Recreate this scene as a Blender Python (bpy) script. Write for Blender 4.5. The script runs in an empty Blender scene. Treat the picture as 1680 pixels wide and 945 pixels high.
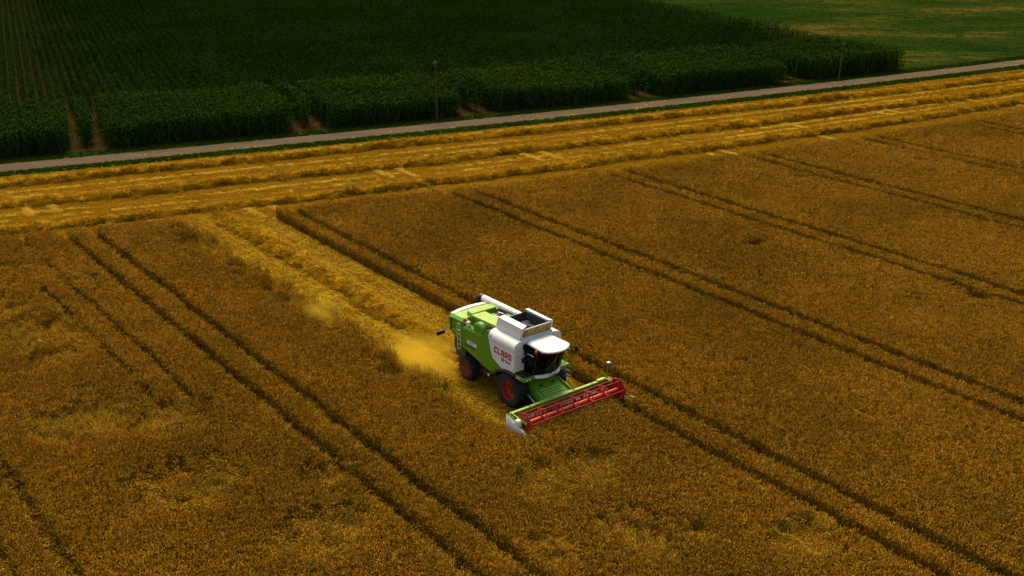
import bpy, math, random
import numpy as np
from mathutils import Vector, Matrix

random.seed(7)
rng = np.random.default_rng(11)
scene = bpy.context.scene
R = math.radians

# ------------------------------------------------------------------ camera, sky, sun, exposure
CAM_H = 25.5
PITCH = R(21.593)
FPX = 1780.0 / 840.0                       # focal length over half the picture width
cam_data = bpy.data.cameras.new('camera')
cam_data.sensor_width = 36.0
cam_data.lens = 36.0 * 1780.0 / 1680.0
cam_data.clip_end = 3000.0
cam = bpy.data.objects.new('camera', cam_data)
cam.location = (0, 0, CAM_H)
cam.rotation_euler = (R(90) - PITCH, 0, 0)
scene.collection.objects.link(cam)
scene.camera = cam

SUN_EL, SUN_AZ = R(58), R(-12)             # azimuth measured from +Y towards +X: beyond the maize
sd = Vector((math.sin(SUN_AZ) * math.cos(SUN_EL), math.cos(SUN_AZ) * math.cos(SUN_EL), math.sin(SUN_EL)))
world = bpy.data.worlds.new('World')
scene.world = world
world.use_nodes = True
wn = world.node_tree
bg = wn.nodes['Background']
sky = wn.nodes.new('ShaderNodeTexSky')
sky.sky_type = 'NISHITA'
sky.sun_disc = False
sky.sun_elevation = SUN_EL
sky.sun_rotation = SUN_AZ
sky.air_density = 1.2
sky.dust_density = 4.0
sky.ozone_density = 0.6
wn.links.new(sky.outputs[0], bg.inputs[0])
bg.inputs[1].default_value = 0.07
sun_data = bpy.data.lights.new('sun', 'SUN')
sun_data.energy = 1.5
sun_data.angle = R(22)
sun_data.color = (1.0, 0.88, 0.66)
sun = bpy.data.objects.new('sun', sun_data)
sun.rotation_euler = sd.to_track_quat('Z', 'Y').to_euler()
sun.location = (0, 0, 60)
scene.collection.objects.link(sun)
scene.view_settings.view_transform = 'Standard'
scene.view_settings.look = 'None'
scene.view_settings.gamma = 1.0
scene.view_settings.use_curve_mapping = False
scene.view_settings.exposure = 1.15
scene.cycles.max_bounces = 4
scene.cycles.diffuse_bounces = 1
scene.cycles.glossy_bounces = 2
scene.cycles.transmission_bounces = 3
scene.cycles.transparent_max_bounces = 8
scene.cycles.volume_bounces = 2
scene.cycles.volume_step_rate = 3.0
scene.cycles.volume_max_steps = 128

# ------------------------------------------------------------------ field frame: l across the tramlines, a along them (away from the viewer)
AZ = math.atan2(1480.0, 1780.0 / math.cos(PITCH))
FWD = np.array([math.sin(AZ), -math.cos(AZ)])      # the way the combine drives
LAT = np.array([-FWD[1], FWD[0]])
def W(l, a):
    l = np.asarray(l, float); a = np.asarray(a, float)
    return l[..., None] * LAT - a[..., None] * FWD
def LA(xy):
    return xy @ LAT, -(xy @ FWD)
def W3(l, a, z=0.0):
    p = W(l, a)
    return (float(p[0]), float(p[1]), z)
def poly(c):
    return lambda l: np.polyval(c, l)
edge_f = poly([0.00106, -0.3698, 85.1])
w1_f = poly([0.000806, -0.32263, 87.55])
w2_f = poly([0.00055, -0.3075, 94.4])
w3_f = poly([0.000357, -0.29095, 101.0])
verge_f = poly([0.00048, -0.3029, 104.5])
roadn_f = poly([0.000465, -0.2981, 106.0])
roadf_f = poly([0.000465, -0.2981, 108.9])
corn_f = poly([0.000465, -0.2981, 110.5])
def seen(xy, m=5.0, far=245.0):
    d = xy[:, 1] * math.cos(PITCH) + CAM_H * math.sin(PITCH)
    return (np.abs(xy[:, 0]) < d / FPX + m) & (xy[:, 1] > 29.0) & (xy[:, 1] < far)

def vnoise(x, y, s, seed=0):
    x = np.asarray(x, float) / s; y = np.asarray(y, float) / s
    xi = np.floor(x).astype(np.int64); yi = np.floor(y).astype(np.int64)
    fx = x - xi; fy = y - yi
    fx = fx * fx * (3 - 2 * fx); fy = fy * fy * (3 - 2 * fy)
    def h(i, j):
        n = (i * 374761393 + j * 668265263 + seed * 974634779) & 0xffffffff
        n = ((n ^ (n >> 13)) * 1274126177) & 0xffffffff
        return ((n ^ (n >> 16)) & 0xffff) / 65535.0
    return (h(xi, yi) * (1 - fx) + h(xi + 1, yi) * fx) * (1 - fy) + (h(xi, yi + 1) * (1 - fx) + h(xi + 1, yi + 1) * fx) * fy

# ------------------------------------------------------------------ materials
class NT:
    def __init__(s, name):
        s.m = bpy.data.materials.new(name); s.m.use_nodes = True
        s.t = s.m.node_tree; s.n = s.t.nodes
        s.b = s.n['Principled BSDF']; s.out = s.n['Material Output']
    def new(s, kind, **kw):
        n = s.n.new(kind)
        for k, v in kw.items():
            if k.startswith('i_'):
                key = k[2:]
                n.inputs[int(key) if key.isdigit() else key].default_value = v
            else: setattr(n, k, v)
        return n
    def link(s, a, b): s.t.links.new(a, b)
    def noise(s, scale, detail=3, rough=.6, vec=None):
        n = s.new('ShaderNodeTexNoise'); n.inputs['Scale'].default_value = scale
        n.inputs['Detail'].default_value = detail; n.inputs['Roughness'].default_value = rough
        if vec is not None: s.link(vec, n.inputs['Vector'])
        return n.outputs['Fac']
    def ramp(s, fac, stops):
        r = s.new('ShaderNodeValToRGB'); e = r.color_ramp.elements
        while len(e) < len(stops): e.new(.5)
        for k, (p, c) in zip(e, stops):
            k.position = p; k.color = (*c, 1) if len(c) == 3 else c
        s.link(fac, r.inputs[0]); return r.outputs[0]
    def mix(s, fac, a, b, mode='MIX'):
        m = s.new('ShaderNodeMix', data_type='RGBA', blend_type=mode)
        for sock, v in ((m.inputs['Factor'], fac), (m.inputs[6], a), (m.inputs[7], b)):
            if hasattr(v, 'links'): s.link(v, sock)
            elif isinstance(v, (int, float)): sock.default_value = v
            else: sock.default_value = (*v, 1)
        return m.outputs[2]
    def pos(s): return s.new('ShaderNodeNewGeometry').outputs['Position']
    def obj(s): return s.new('ShaderNodeTexCoord').outputs['Object']
    def mapping(s, vec, scale=(1, 1, 1), rot=(0, 0, 0)):
        m = s.new('ShaderNodeMapping'); m.inputs['Scale'].default_value = scale; m.inputs['Rotation'].default_value = rot
        s.link(vec, m.inputs['Vector']); return m.outputs[0]
    def bump(s, h, strength=.5, dist=.05):
        b = s.new('ShaderNodeBump'); b.inputs['Strength'].default_value = strength; b.inputs['Distance'].default_value = dist
        s.link(h, b.inputs['Height']); s.link(b.outputs[0], s.b.inputs['Normal'])
    def color(s, c):
        if hasattr(c, 'links'): s.link(c, s.b.inputs['Base Color'])
        else: s.b.inputs['Base Color'].default_value = (*c, 1)
    def set(s, rough=.5, metal=0., spec=.5):
        s.b.inputs['Roughness'].default_value = rough; s.b.inputs['Metallic'].default_value = metal
        s.b.inputs['Specular IOR Level'].default_value = spec

def mat_paint(name, c, rough=.38, dirt=.35, dirt_col=(.30, .20, .07)):
    k = NT(name)
    f = k.ramp(k.noise(2.6, 8, .75, k.obj()), [(.44, (0, 0, 0)), (.72, (1, 1, 1))])
    f2 = k.new('ShaderNodeMath', operation='MULTIPLY'); k.link(f, f2.inputs[0]); f2.inputs[1].default_value = dirt
    k.color(k.mix(f2.outputs[0], c, dirt_col)); k.set(rough)
    r = k.new('ShaderNodeMapRange'); k.link(f, r.inputs[0]); r.inputs[3].default_value = rough; r.inputs[4].default_value = .75
    k.link(r.outputs[0], k.b.inputs['Roughness'])
    return k.m
def mat_plain(name, c, rough=.6, metal=0.):
    k = NT(name)
    n = k.noise(9, 4, .6, k.obj())
    k.color(k.mix(n, [x * .75 for x in c], [min(1, x * 1.2) for x in c])); k.set(rough, metal)
    return k.m

def mat_plant(name, low, high, var, patch_scale=.12, rough=.7, transl=0.0, sat=None):
    """colour from the piece (col), a shift per plant (tint) and slow drift over the field"""
    k = NT(name)
    col = k.new('ShaderNodeAttribute', attribute_name='col').outputs['Color']
    tint = k.new('ShaderNodeAttribute', attribute_type='INSTANCER', attribute_name='tint').outputs['Fac']
    c1 = k.mix(tint, low, high)
    c = k.mix(1.0, col, c1, 'MULTIPLY')
    pn = k.noise(patch_scale, 3, .55, k.pos())
    c = k.mix(1.0, c, k.ramp(pn, [(.3, var[0]), (.7, var[1])]), 'MULTIPLY')
    k.color(c); k.set(rough, 0, 0.)
    if transl > 0:
        tr = k.new('ShaderNodeBsdfTranslucent'); k.link(c, tr.inputs[0])
        ms = k.new('ShaderNodeMixShader'); ms.inputs[0].default_value = transl
        k.link(k.b.outputs[0], ms.inputs[1]); k.link(tr.outputs[0], ms.inputs[2]); k.link(ms.outputs[0], k.out.inputs[0])
    return k.m

def ground_mat(name, stops, s1=.5, s2=6., bump=.6, rot=0., stretch=(1, 1, 1), mixf=.5, dist=.06):
    k = NT(name)
    v = k.mapping(k.pos(), stretch, (0, 0, rot))
    a = k.noise(s1, 4, .6, v); b = k.noise(s2, 5, .7, v)
    m = k.new('ShaderNodeMix', data_type='FLOAT'); m.inputs[0].default_value = mixf
    k.link(a, m.inputs[2]); k.link(b, m.inputs[3])
    k.color(k.ramp(m.outputs[0], stops)); k.set(.95, 0, 0.); k.bump(b, bump, dist)
    return k.m

TRAM_ROT = -math.atan2(-FWD[0], -FWD[1])
M = {}
M['soil'] = ground_mat('field_soil', [(.3, (.028, .015, .003)), (.5, (.052, .029, .005)), (.7, (.085, .049, .009))], .8, 9)
M['stubble'] = ground_mat('stubble_ground', [(.28, (.082, .036, .003)), (.45, (.165, .075, .004)), (.58, (.245, .118, .006)), (.75, (.43, .245, .016))], .35, 5, .8, R(-25.3), (.25, 1.3, 1), .5)
M['swath'] = ground_mat('swath_ground', [(.25, (.10, .050, .003)), (.45, (.21, .108, .004)), (.6, (.32, .168, .006)), (.78, (.50, .29, .018))], .5, 6, .8, AZ - R(90), (.25, 1.4, 1), .5)
M['road'] = ground_mat('road_asphalt', [(.3, (.082, .054, .032)), (.5, (.120, .080, .048)), (.7, (.165, .112, .068))], .6, 14, .3, R(-25.3), (.2, 1, 1), .55, .01)
M['verge'] = ground_mat('verge_turf', [(.3, (.022, .050, .004)), (.55, (.045, .095, .008)), (.8, (.10, .12, .014))], .5, 7, .8)
M['meadow'] = ground_mat('meadow_turf', [(.36, (.007, .018, .002)), (.46, (.013, .030, .003)), (.53, (.028, .038, .004)), (.60, (.075, .058, .008)), (.70, (.16, .095, .016))], .06, .55, .5, R(-8), (.55, 1.25, 1), .42)
M['cornsoil'] = ground_mat('corn_soil', [(.3, (.022, .014, .004)), (.5, (.042, .027, .008)), (.7, (.070, .046, .014))], .8, 9)
M['wheat'] = mat_plant('ripe_wheat', (.50, .45, .38), (1.40, 1.36, 1.15), ((.74, .72, .66), (1.12, 1.10, 1.0)), .11, .62)
M['straw'] = mat_plant('cut_straw', (.55, .48, .36), (1.2, 1.18, 1.05), ((.8, .78, .7), (1.1, 1.1, 1.0)), .3, .55)
k = NT('windrow_straw'); k.color(k.mix(1.0, k.new('ShaderNodeAttribute', attribute_name='col').outputs['Color'], k.ramp(k.noise(.5, 3, .6, k.pos()), [(.3, (.75, .72, .65)), (.7, (1.1, 1.1, 1.0))]), 'MULTIPLY')); k.set(.8, 0, 0.); M['windrow'] = k.m
M['corn'] = mat_plant('maize_leaf', (.55, .62, .6), (1.3, 1.25, 1.1), ((.75, .78, .75), (1.15, 1.1, .95)), .05, .7)
M['grass'] = mat_plant('grass_blade', (.7, .7, .6), (1.3, 1.05, .8), ((.75, .8, .8), (1.2, 1.1, .9)), .15, .6)
M['green'] = mat_paint('green_paint', (.100, .29, .003), .36, .26)
M['lime'] = mat_paint('lit_lime_paint', (.36, .54, .05), .48, .55)  # paler green, light on the top faces put into the colour; also on trim
M['white'] = mat_paint('white_paint', (.86, .82, .70), .34, .24, (.50, .38, .20))
M['red'] = mat_paint('red_paint', (.46, .004, .005), .30, .12)
M['redo'] = mat_paint('orange_red_paint', (.90, .085, .005), .33, .15)
M['rim'] = mat_paint('red_rim_paint', (.42, .007, .008), .36, .25)
M['black'] = mat_plain('black_plastic', (.012, .012, .012), .5)
M['dark'] = mat_plain('dark_steel', (.022, .020, .018), .55, .3)
M['tyre'] = mat_paint('tyre_rubber', (.013, .012, .011), .75, .35, (.07, .05, .022))
M['steel'] = mat_plain('bare_steel', (.42, .40, .36), .35, .8)
M['tank'] = mat_plain('tank_steel', (.085, .075, .062), .5, .5)
M['orange'] = mat_plain('orange_lens', (.75, .14, .01), .25)
M['lampglass'] = mat_plain('lamp_glass', (.75, .70, .55), .15)
M['letter_red'] = mat_plain('red_lettering', (.52, .004, .006), .4)
M['letter_black'] = mat_plain('black_lettering', (.01, .012, .01), .4)
M['letter_white'] = mat_plain('white_lettering', (.8, .8, .76), .4)
M['grey'] = mat_plain('grey_plastic', (.16, .17, .18), .45)
M['wood'] = mat_plain('weathered_wood', (.085, .047, .015), .9)
M['ceramic'] = mat_plain('pale_ceramic', (.45, .42, .36), .3)
M['fabric'] = mat_plain('seat_fabric', (.03, .03, .032), .9)
M['dusty_glass'] = None
def glass(name, tint, dustc=None, dustf=0.):
    k = NT(name)
    tr = k.new('ShaderNodeBsdfTransparent'); tr.inputs[0].default_value = (*tint, 1)
    gl = k.new('ShaderNodeBsdfGlossy'); gl.inputs['Roughness'].default_value = .04; gl.inputs['Color'].default_value = (.45, .45, .45, 1)
    lw = k.new('ShaderNodeLayerWeight'); lw.inputs[0].default_value = .5
    fr = k.new('ShaderNodeMath', operation='POWER'); k.link(lw.outputs['Facing'], fr.inputs[0]); fr.inputs[1].default_value = 4.0
    f2 = k.new('ShaderNodeMath', operation='MULTIPLY_ADD'); k.link(fr.outputs[0], f2.inputs[0]); f2.inputs[1].default_value = .7; f2.inputs[2].default_value = .04
    ms = k.new('ShaderNodeMixShader'); k.link(f2.outputs[0], ms.inputs[0]); k.link(tr.outputs[0], ms.inputs[1]); k.link(gl.outputs[0], ms.inputs[2])
    out = ms.outputs[0]
    if dustc:
        df = k.new('ShaderNodeBsdfDiffuse'); df.inputs[0].default_value = (*dustc, 1)
        f = k.ramp(k.noise(2.6, 5, .65, k.mapping(k.obj(), (1, 1, .35))), [(.35, (dustf * .35,) * 3), (.62, (dustf,) * 3)])
        m2 = k.new('ShaderNodeMixShader'); k.link(f, m2.inputs[0]); k.link(out, m2.inputs[1]); k.link(df.outputs[0], m2.inputs[2]); out = m2.outputs[0]
    k.link(out, k.out.inputs[0]); k.n.remove(k.b)
    return k.m
M['glass'] = glass('tinted_cab_glass', (.055, .065, .06))
M['dusty_glass'] = glass('dusty_tank_window', (.5, .42, .26), (.46, .31, .10), .95)

# ------------------------------------------------------------------ mesh helpers
COL = scene.collection
def tag(o, label=None, cat=None, group=None, kind=None):
    for k, v in (('label', label), ('category', cat), ('group', group), ('kind', kind)):
        if v: o[k] = v
    return o
def empty(name, loc=(0, 0, 0), rz=0.):
    o = bpy.data.objects.new(name, None); COL.objects.link(o); o.location = loc; o.rotation_euler = (0, 0, rz); o.empty_display_size = .5
    return o
class MB:
    def __init__(s): s.v = []; s.f = []
    def add(s, v, f):
        b = len(s.v); s.v += [tuple(p) for p in v]; s.f += [tuple(i + b for i in q) for q in f]; return s
    def box(s, x0, x1, y0, y1, z0, z1, m=None):
        v = [Vector((x, y, z)) for z in (z0, z1) for y in (y0, y1) for x in (x0, x1)]
        if m: v = [m @ p for p in v]
        return s.add(v, [(0, 2, 3, 1), (4, 5, 7, 6), (0, 1, 5, 4), (2, 6, 7, 3), (0, 4, 6, 2), (1, 3, 7, 5)])
    def bar(s, p, q, w, h, up=(0, 0, 1)):
        p = Vector(p); q = Vector(q); d = (q - p); L_ = d.length; d.normalize()
        side = d.cross(Vector(up)); side = side.normalized() if side.length > 1e-4 else Vector((0, 1, 0)); u = side.cross(d)
        v = [p + d * t * L_ + side * a * w / 2 + u * b * h / 2 for t in (0, 1) for b in (-1, 1) for a in (-1, 1)]
        return s.add(v, [(0, 1, 3, 2), (4, 6, 7, 5), (0, 4, 5, 1), (2, 3, 7, 6), (0, 2, 6, 4), (1, 5, 7, 3)])
    def prism(s, pts, axis, lo, hi):
        n = len(pts)
        def P(p, t):
            return {'x': (t, p[0], p[1]), 'y': (p[0], t, p[1]), 'z': (p[0], p[1], t)}[axis]
        v = [P(p, lo) for p in pts] + [P(p, hi) for p in pts]
        f = [tuple(range(n - 1, -1, -1)), tuple(range(n, 2 * n))] + [(i, (i + 1) % n, n + (i + 1) % n, n + i) for i in range(n)]
        return s.add(v, f)
    def cyl(s, p, q, r0, r1=None, n=16, cap=True):
        r1 = r0 if r1 is None else r1
        p = Vector(p); q = Vector(q); d = (q - p).normalized()
        a = d.orthogonal().normalized(); b = d.cross(a)
        v = []
        for c, r in ((p, r0), (q, r1)):
            v += [c + (a * math.cos(2 * math.pi * i / n) + b * math.sin(2 * math.pi * i / n)) * r for i in range(n)]
        f = [(i, (i + 1) % n, n + (i + 1) % n, n + i) for i in range(n)]
        if cap: f += [tuple(range(n - 1, -1, -1)), tuple(range(n, 2 * n))]
        return s.add(v, f)
    def tube(s, pts, r, n=8):
        pts = [Vector(p) for p in pts]; rings = []
        a = None
        for i, p in enumerate(pts):
            d = (pts[min(i + 1, len(pts) - 1)] - pts[max(i - 1, 0)]).normalized()
            a = d.orthogonal().normalized() if a is None else (a - d * a.dot(d)).normalized()
            b = d.cross(a); rr = r[i] if isinstance(r, (list, tuple)) else r
            rings.append([p + (a * math.cos(2 * math.pi * k / n) + b * math.sin(2 * math.pi * k / n)) * rr for k in range(n)])
        return s.loft(rings, True)
    def loft(s, rings, cap=True, closed=True):
        n = len(rings[0]); v = [p for r in rings for p in r]; f = []
        for i in range(len(rings) - 1):
            for k in range(n if closed else n - 1):
                f.append((i * n + k, i * n + (k + 1) % n, (i + 1) * n + (k + 1) % n, (i + 1) * n + k))
        if cap: f += [tuple(range(n - 1, -1, -1)), tuple(range((len(rings) - 1) * n, len(rings) * n))]
        return s.add(v, f)
    def lathe(s, prof, c, n=32, axis='y'):
        rings = []
        for i in range(n):
            t = 2 * math.pi * i / n; ring = []
            for r, h in prof:
                ring.append((c[0] + r * math.cos(t), c[1] + h, c[2] + r * math.sin(t)) if axis == 'y' else (c[0] + r * math.cos(t), c[1] + r * math.sin(t), c[2] + h))
            rings.append(ring)
        m = len(prof); v = [p for r in rings for p in r]
        f = [(i * m + k, i * m + k + 1, ((i + 1) % n) * m + k + 1, ((i + 1) % n) * m + k) for i in range(n) for k in range(m - 1)]
        return s.add(v, f)
    def build(s, name, mat, parent=None, bevel=0., smooth=35, fix=True):
        me = bpy.data.meshes.new(name); me.from_pydata(s.v, [], s.f)
        if fix:
            import bmesh
            bm = bmesh.new(); bm.from_mesh(me); bmesh.ops.recalc_face_normals(bm, faces=bm.faces); bm.to_mesh(me); bm.free()
        me.materials.append(mat if not isinstance(mat, str) else M[mat])
        if smooth:
            me.polygons.foreach_set('use_smooth', [True] * len(me.polygons)); me.set_sharp_from_angle(angle=R(smooth))
        o = bpy.data.objects.new(name, me); COL.objects.link(o)
        if parent: o.parent = parent
        if bevel:
            b = o.modifiers.new('bevel', 'BEVEL'); b.width = bevel; b.segments = 2; b.limit_method = 'ANGLE'; b.angle_limit = R(40)
        return o

def ribbon(name, mat, l0, l1, n, fa, fb, z=0., skirt=0., kind='structure'):
    ls = np.linspace(l0, l1, n); v = []; f = []
    for l in ls:
        pa = W(l, fa(l)); pb = W(l, fb(l))
        if skirt: v += [(pa[0], pa[1], z - skirt), (pa[0], pa[1], z), (pb[0], pb[1], z), (pb[0], pb[1], z - skirt)]
        else: v += [(pa[0], pa[1], z), (pb[0], pb[1], z)]
    k = 4 if skirt else 2
    for i in range(n - 1):
        for j in range(k - 1): f.append((i * k + j, i * k + j + 1, (i + 1) * k + j + 1, (i + 1) * k + j))
    mb = MB(); mb.v = v; mb.f = f
    o = mb.build(name, mat, smooth=0)
    for p in o.data.polygons[:1]:
        if p.normal.z < 0 and not skirt: o.data.flip_normals()
    return tag(o, kind=kind)

# ------------------------------------------------------------------ scatter: one object whose own mesh holds the plant forms and the places
def scatter_tree():
    ng = bpy.data.node_groups.new('scatter', 'GeometryNodeTree')
    ng.interface.new_socket('Geometry', in_out='INPUT', socket_type='NodeSocketGeometry')
    ng.interface.new_socket('Geometry', in_out='OUTPUT', socket_type='NodeSocketGeometry')
    N = ng.nodes; K = ng.links.new
    i = N.new('NodeGroupInput'); o = N.new('NodeGroupOutput')
    def attr(nm, ty):
        a = N.new('GeometryNodeInputNamedAttribute'); a.data_type = ty; a.inputs[0].default_value = nm; return a.outputs[0]
    def cmp(op, val):
        c = N.new('FunctionNodeCompare'); c.data_type = 'INT'; c.operation = op
        K(attr('pid', 'INT'), c.inputs[2]); c.inputs[3].default_value = val; return c.outputs[0]
    def sep(src, sel):
        s = N.new('GeometryNodeSeparateGeometry'); s.domain = 'POINT'; K(src, s.inputs[0]); K(sel, s.inputs[1]); return s.outputs[0]
    proto = sep(i.outputs[0], cmp('GREATER_EQUAL', 0))
    pts = sep(i.outputs[0], cmp('EQUAL', -1))
    base = sep(i.outputs[0], cmp('EQUAL', -2))
    sp = N.new('GeometryNodeSplitToInstances'); sp.domain = 'POINT'; K(proto, sp.inputs[0]); K(attr('pid', 'INT'), sp.inputs['Group ID'])
    mp = N.new('GeometryNodeMeshToPoints'); K(pts, mp.inputs[0])
    iop = N.new('GeometryNodeInstanceOnPoints')
    K(mp.outputs[0], iop.inputs['Points']); K(sp.outputs[0], iop.inputs['Instance'])
    iop.inputs['Pick Instance'].default_value = True
    K(attr('idx', 'INT'), iop.inputs['Instance Index'])
    er = N.new('FunctionNodeEulerToRotation'); K(attr('rot', 'FLOAT_VECTOR'), er.inputs[0]); K(er.outputs[0], iop.inputs['Rotation'])
    K(attr('scl', 'FLOAT_VECTOR'), iop.inputs['Scale'])
    jn = N.new('GeometryNodeJoinGeometry'); K(iop.outputs[0], jn.inputs[0]); K(base, jn.inputs[0])
    K(jn.outputs[0], o.inputs[0])
    return ng
SCATTER = scatter_tree()

def scatter(name, protos, pts, rot, scl, tint, mat, base=None, base_col=(1, 1, 1), origin=None):
    """protos: list of (verts, faces, cols); pts (N,3) world; base: (verts, faces) kept as it is"""
    N = len(pts)
    o_ = np.array(origin if origin is not None else [pts[:, 0].mean(), pts[:, 1].mean(), 0.0])
    V = []; F = []; Cc = []; pid = []
    for k, (v, f, c) in enumerate(protos):
        b = len(V); V += list(v); F += [tuple(q + b for q in t) for t in f]; Cc += list(c); pid += [k] * len(v)
    if base:
        b = len(V); V += [tuple(np.array(p) - o_) for p in base[0]]; F += [tuple(q + b for q in t) for t in base[1]]
        Cc += [base_col] * len(base[0]); pid += [-2] * len(base[0])
    nb = len(V)
    me = bpy.data.meshes.new(name)
    allv = np.vstack([np.array(V, float), pts - o_])
    me.from_pydata(allv, [], F)
    n = nb + N
    def put(nm, ty, arr, key='value'):
        a = me.attributes.new(nm, ty, 'POINT'); a.data.foreach_set(key, np.ascontiguousarray(arr).ravel())
    put('pid', 'INT', np.concatenate([np.array(pid, np.int32), np.full(N, -1, np.int32)]))
    z3 = np.zeros((nb, 3), np.float32)
    put('rot', 'FLOAT_VECTOR', np.vstack([z3, rot]).astype(np.float32), 'vector')
    put('scl', 'FLOAT_VECTOR', np.vstack([z3 + 1, scl]).astype(np.float32), 'vector')
    put('idx', 'INT', np.concatenate([np.zeros(nb, np.int32), rng.integers(0, len(protos), N).astype(np.int32)]))
    put('tint', 'FLOAT', np.concatenate([np.full(nb, .5), tint]).astype(np.float32))
    cc = np.ones((n, 4), np.float32); cc[:nb, :3] = np.array(Cc)
    put('col', 'FLOAT_COLOR', cc, 'color')
    me.materials.append(mat)
    o = bpy.data.objects.new(name, me); COL.objects.link(o); o.location = o_
    md = o.modifiers.new('scatter', 'NODES'); md.node_group = SCATTER
    return o

# ------------------------------------------------------------------ plant forms
class PF:
    def __init__(s): s.v = []; s.f = []; s.c = []
    def quadstrip(s, pts, ws, side, col):
        b = len(s.v); side = np.array(side)
        for p, w in zip(pts, ws):
            p = np.array(p); s.v += [tuple(p - side * w / 2), tuple(p + side * w / 2)]; s.c += [col, col]
        for i in range(len(pts) - 1): s.f.append((b + 2 * i, b + 2 * i + 1, b + 2 * i + 3, b + 2 * i + 2))
    def spindle(s, p, q, w, col):
        p = np.array(p); q = np.array(q); d = q - p; d = d / np.linalg.norm(d)
        a = np.cross(d, [.3, .5, .81]); a /= np.linalg.norm(a); c = np.cross(d, a); m = p * .55 + q * .45
        b = len(s.v)
        s.v += [tuple(p), tuple(m + a * w / 2), tuple(m + c * w / 2), tuple(m - a * w / 2), tuple(m - c * w / 2), tuple(q)]; s.c += [col] * 6
        for i in range(4):
            j = (i + 1) % 4; s.f += [(b, b + 1 + j, b + 1 + i), (b + 5, b + 1 + i, b + 1 + j)]
    def out(s): return s.v, s.f, s.c

def wheat_form(k, n=13, rad=.15):
    r = random.Random(100 + k); p = PF()
    for _ in range(n):
        t = r.uniform(0, 6.28); q = rad * math.sqrt(r.random()); bx, by = q * math.cos(t), q * math.sin(t)
        h = r.uniform(.66, .78); lt = r.uniform(0, 6.28); ln = r.uniform(.02, .10)
        tx, ty = bx + ln * math.cos(lt), by + ln * math.sin(lt)
        sd_ = r.uniform(0, 3.14); side = (math.cos(sd_), math.sin(sd_), 0)
        g = r.uniform(.8, 1.15)
        p.quadstrip([(bx, by, 0), (tx, ty, h)], [.013, .008], side, (.34 * g, .195 * g, .020 * g))
        dr = r.uniform(.2, 1.3); e = r.uniform(.10, .14); g = r.uniform(.45, 1.5)
        p.spindle((tx, ty, h - .01), (tx + e * math.sin(dr) * math.cos(lt), ty + e * math.sin(dr) * math.sin(lt), h + e * math.cos(dr)), r.uniform(.022, .030), (.52 * g, .280 * g, .026 * g))
        if r.random() < .35:
            z0 = r.uniform(.25, .55); la = r.uniform(0, 6.28); le = r.uniform(.12, .22)
            x0, y0 = bx + (tx - bx) * z0 / h, by + (ty - by) * z0 / h
            p.quadstrip([(x0, y0, z0), (x0 + le * .6 * math.cos(la), y0 + le * .6 * math.sin(la), z0 + .06), (x0 + le * math.cos(la), y0 + le * math.sin(la), z0 - .05)],
                        [.014, .016, .004], (-math.sin(la), math.cos(la), 0), (.30 * g, .185 * g, .018 * g))
    return p.out()
def straw_form(k, n=34, rad=.34, hh=.2, ln=(.18, .42), wd=(.012, .02), sc=(.47, .232, .010)):
    r = random.Random(300 + k); p = PF()
    for _ in range(n):
        t = r.uniform(0, 6.28); q = rad * math.sqrt(r.random()); z = hh * r.random() * (1 - (q / rad) ** 2 * .7)
        d = r.uniform(0, 6.28); tl = r.uniform(-.5, .5); le = r.uniform(*ln) / 2
        c = np.array([q * math.cos(t), q * math.sin(t), z + .01]); dv = np.array([math.cos(d) * math.cos(tl), math.sin(d) * math.cos(tl), math.sin(tl)]) * le
        g = r.uniform(.4, 1.45); bend = np.array([0, 0, r.uniform(-.02, .05)])
        rl = r.uniform(-.7, .7)
        p.quadstrip([c - dv, c + bend, c + dv], [r.uniform(*wd)] * 3, (-math.sin(d) * math.cos(rl), math.cos(d) * math.cos(rl), math.sin(rl)), (sc[0] * g, sc[1] * g, sc[2] * g))
    return p.out()
def stubble_form(k, L_=.7):
    r = random.Random(500 + k); p = PF()
    for i in range(20):
        x = (i / 19 - .5) * L_ + r.uniform(-.02, .02); y = r.uniform(-.025, .025); h = r.uniform(.05, .11); g = r.uniform(.7, 1.25)
        a = r.uniform(0, 3.14)
        p.quadstrip([(x, y, -.01), (x + r.uniform(-.03, .03), y + r.uniform(-.03, .03), h)], [.02, .015], (math.cos(a), math.sin(a), 0), (.38 * g, .185 * g, .007 * g))
    for i in range(9):
        a = r.uniform(0, 3.14); c = np.array([r.uniform(-.35, .35), r.uniform(-.14, .14), r.uniform(.03, .09)]); g = r.uniform(.6, 1.3)
        d = np.array([math.cos(a), math.sin(a), r.uniform(-.2, .2)]) * r.uniform(.06, .14)
        p.quadstrip([c - d, c + d], [.014, .012], (-math.sin(a), math.cos(a), 0), (.46 * g, .24 * g, .012 * g))
    return p.out()
def grass_form(k, n=18, rad=.16, h=(.12, .30), col=(.040, .085, .006)):
    r = random.Random(700 + k); p = PF()
    for _ in range(n):
        t = r.uniform(0, 6.28); q = rad * math.sqrt(r.random()); hh = r.uniform(*h); ld = r.uniform(0, 6.28); ln = r.uniform(.2, .9) * hh
        b = np.array([q * math.cos(t), q * math.sin(t), 0]); d = np.array([math.cos(ld), math.sin(ld), 0]); g = r.uniform(.6, 1.4)
        w = hh * .09
        p.quadstrip([b, b + d * ln * .4 + np.array([0, 0, hh * .7]), b + d * ln + np.array([0, 0, hh])], [w, w * .8, w * .15], (-math.sin(ld), math.cos(ld), 0), tuple(x * g for x in col))
    return p.out()
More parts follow.
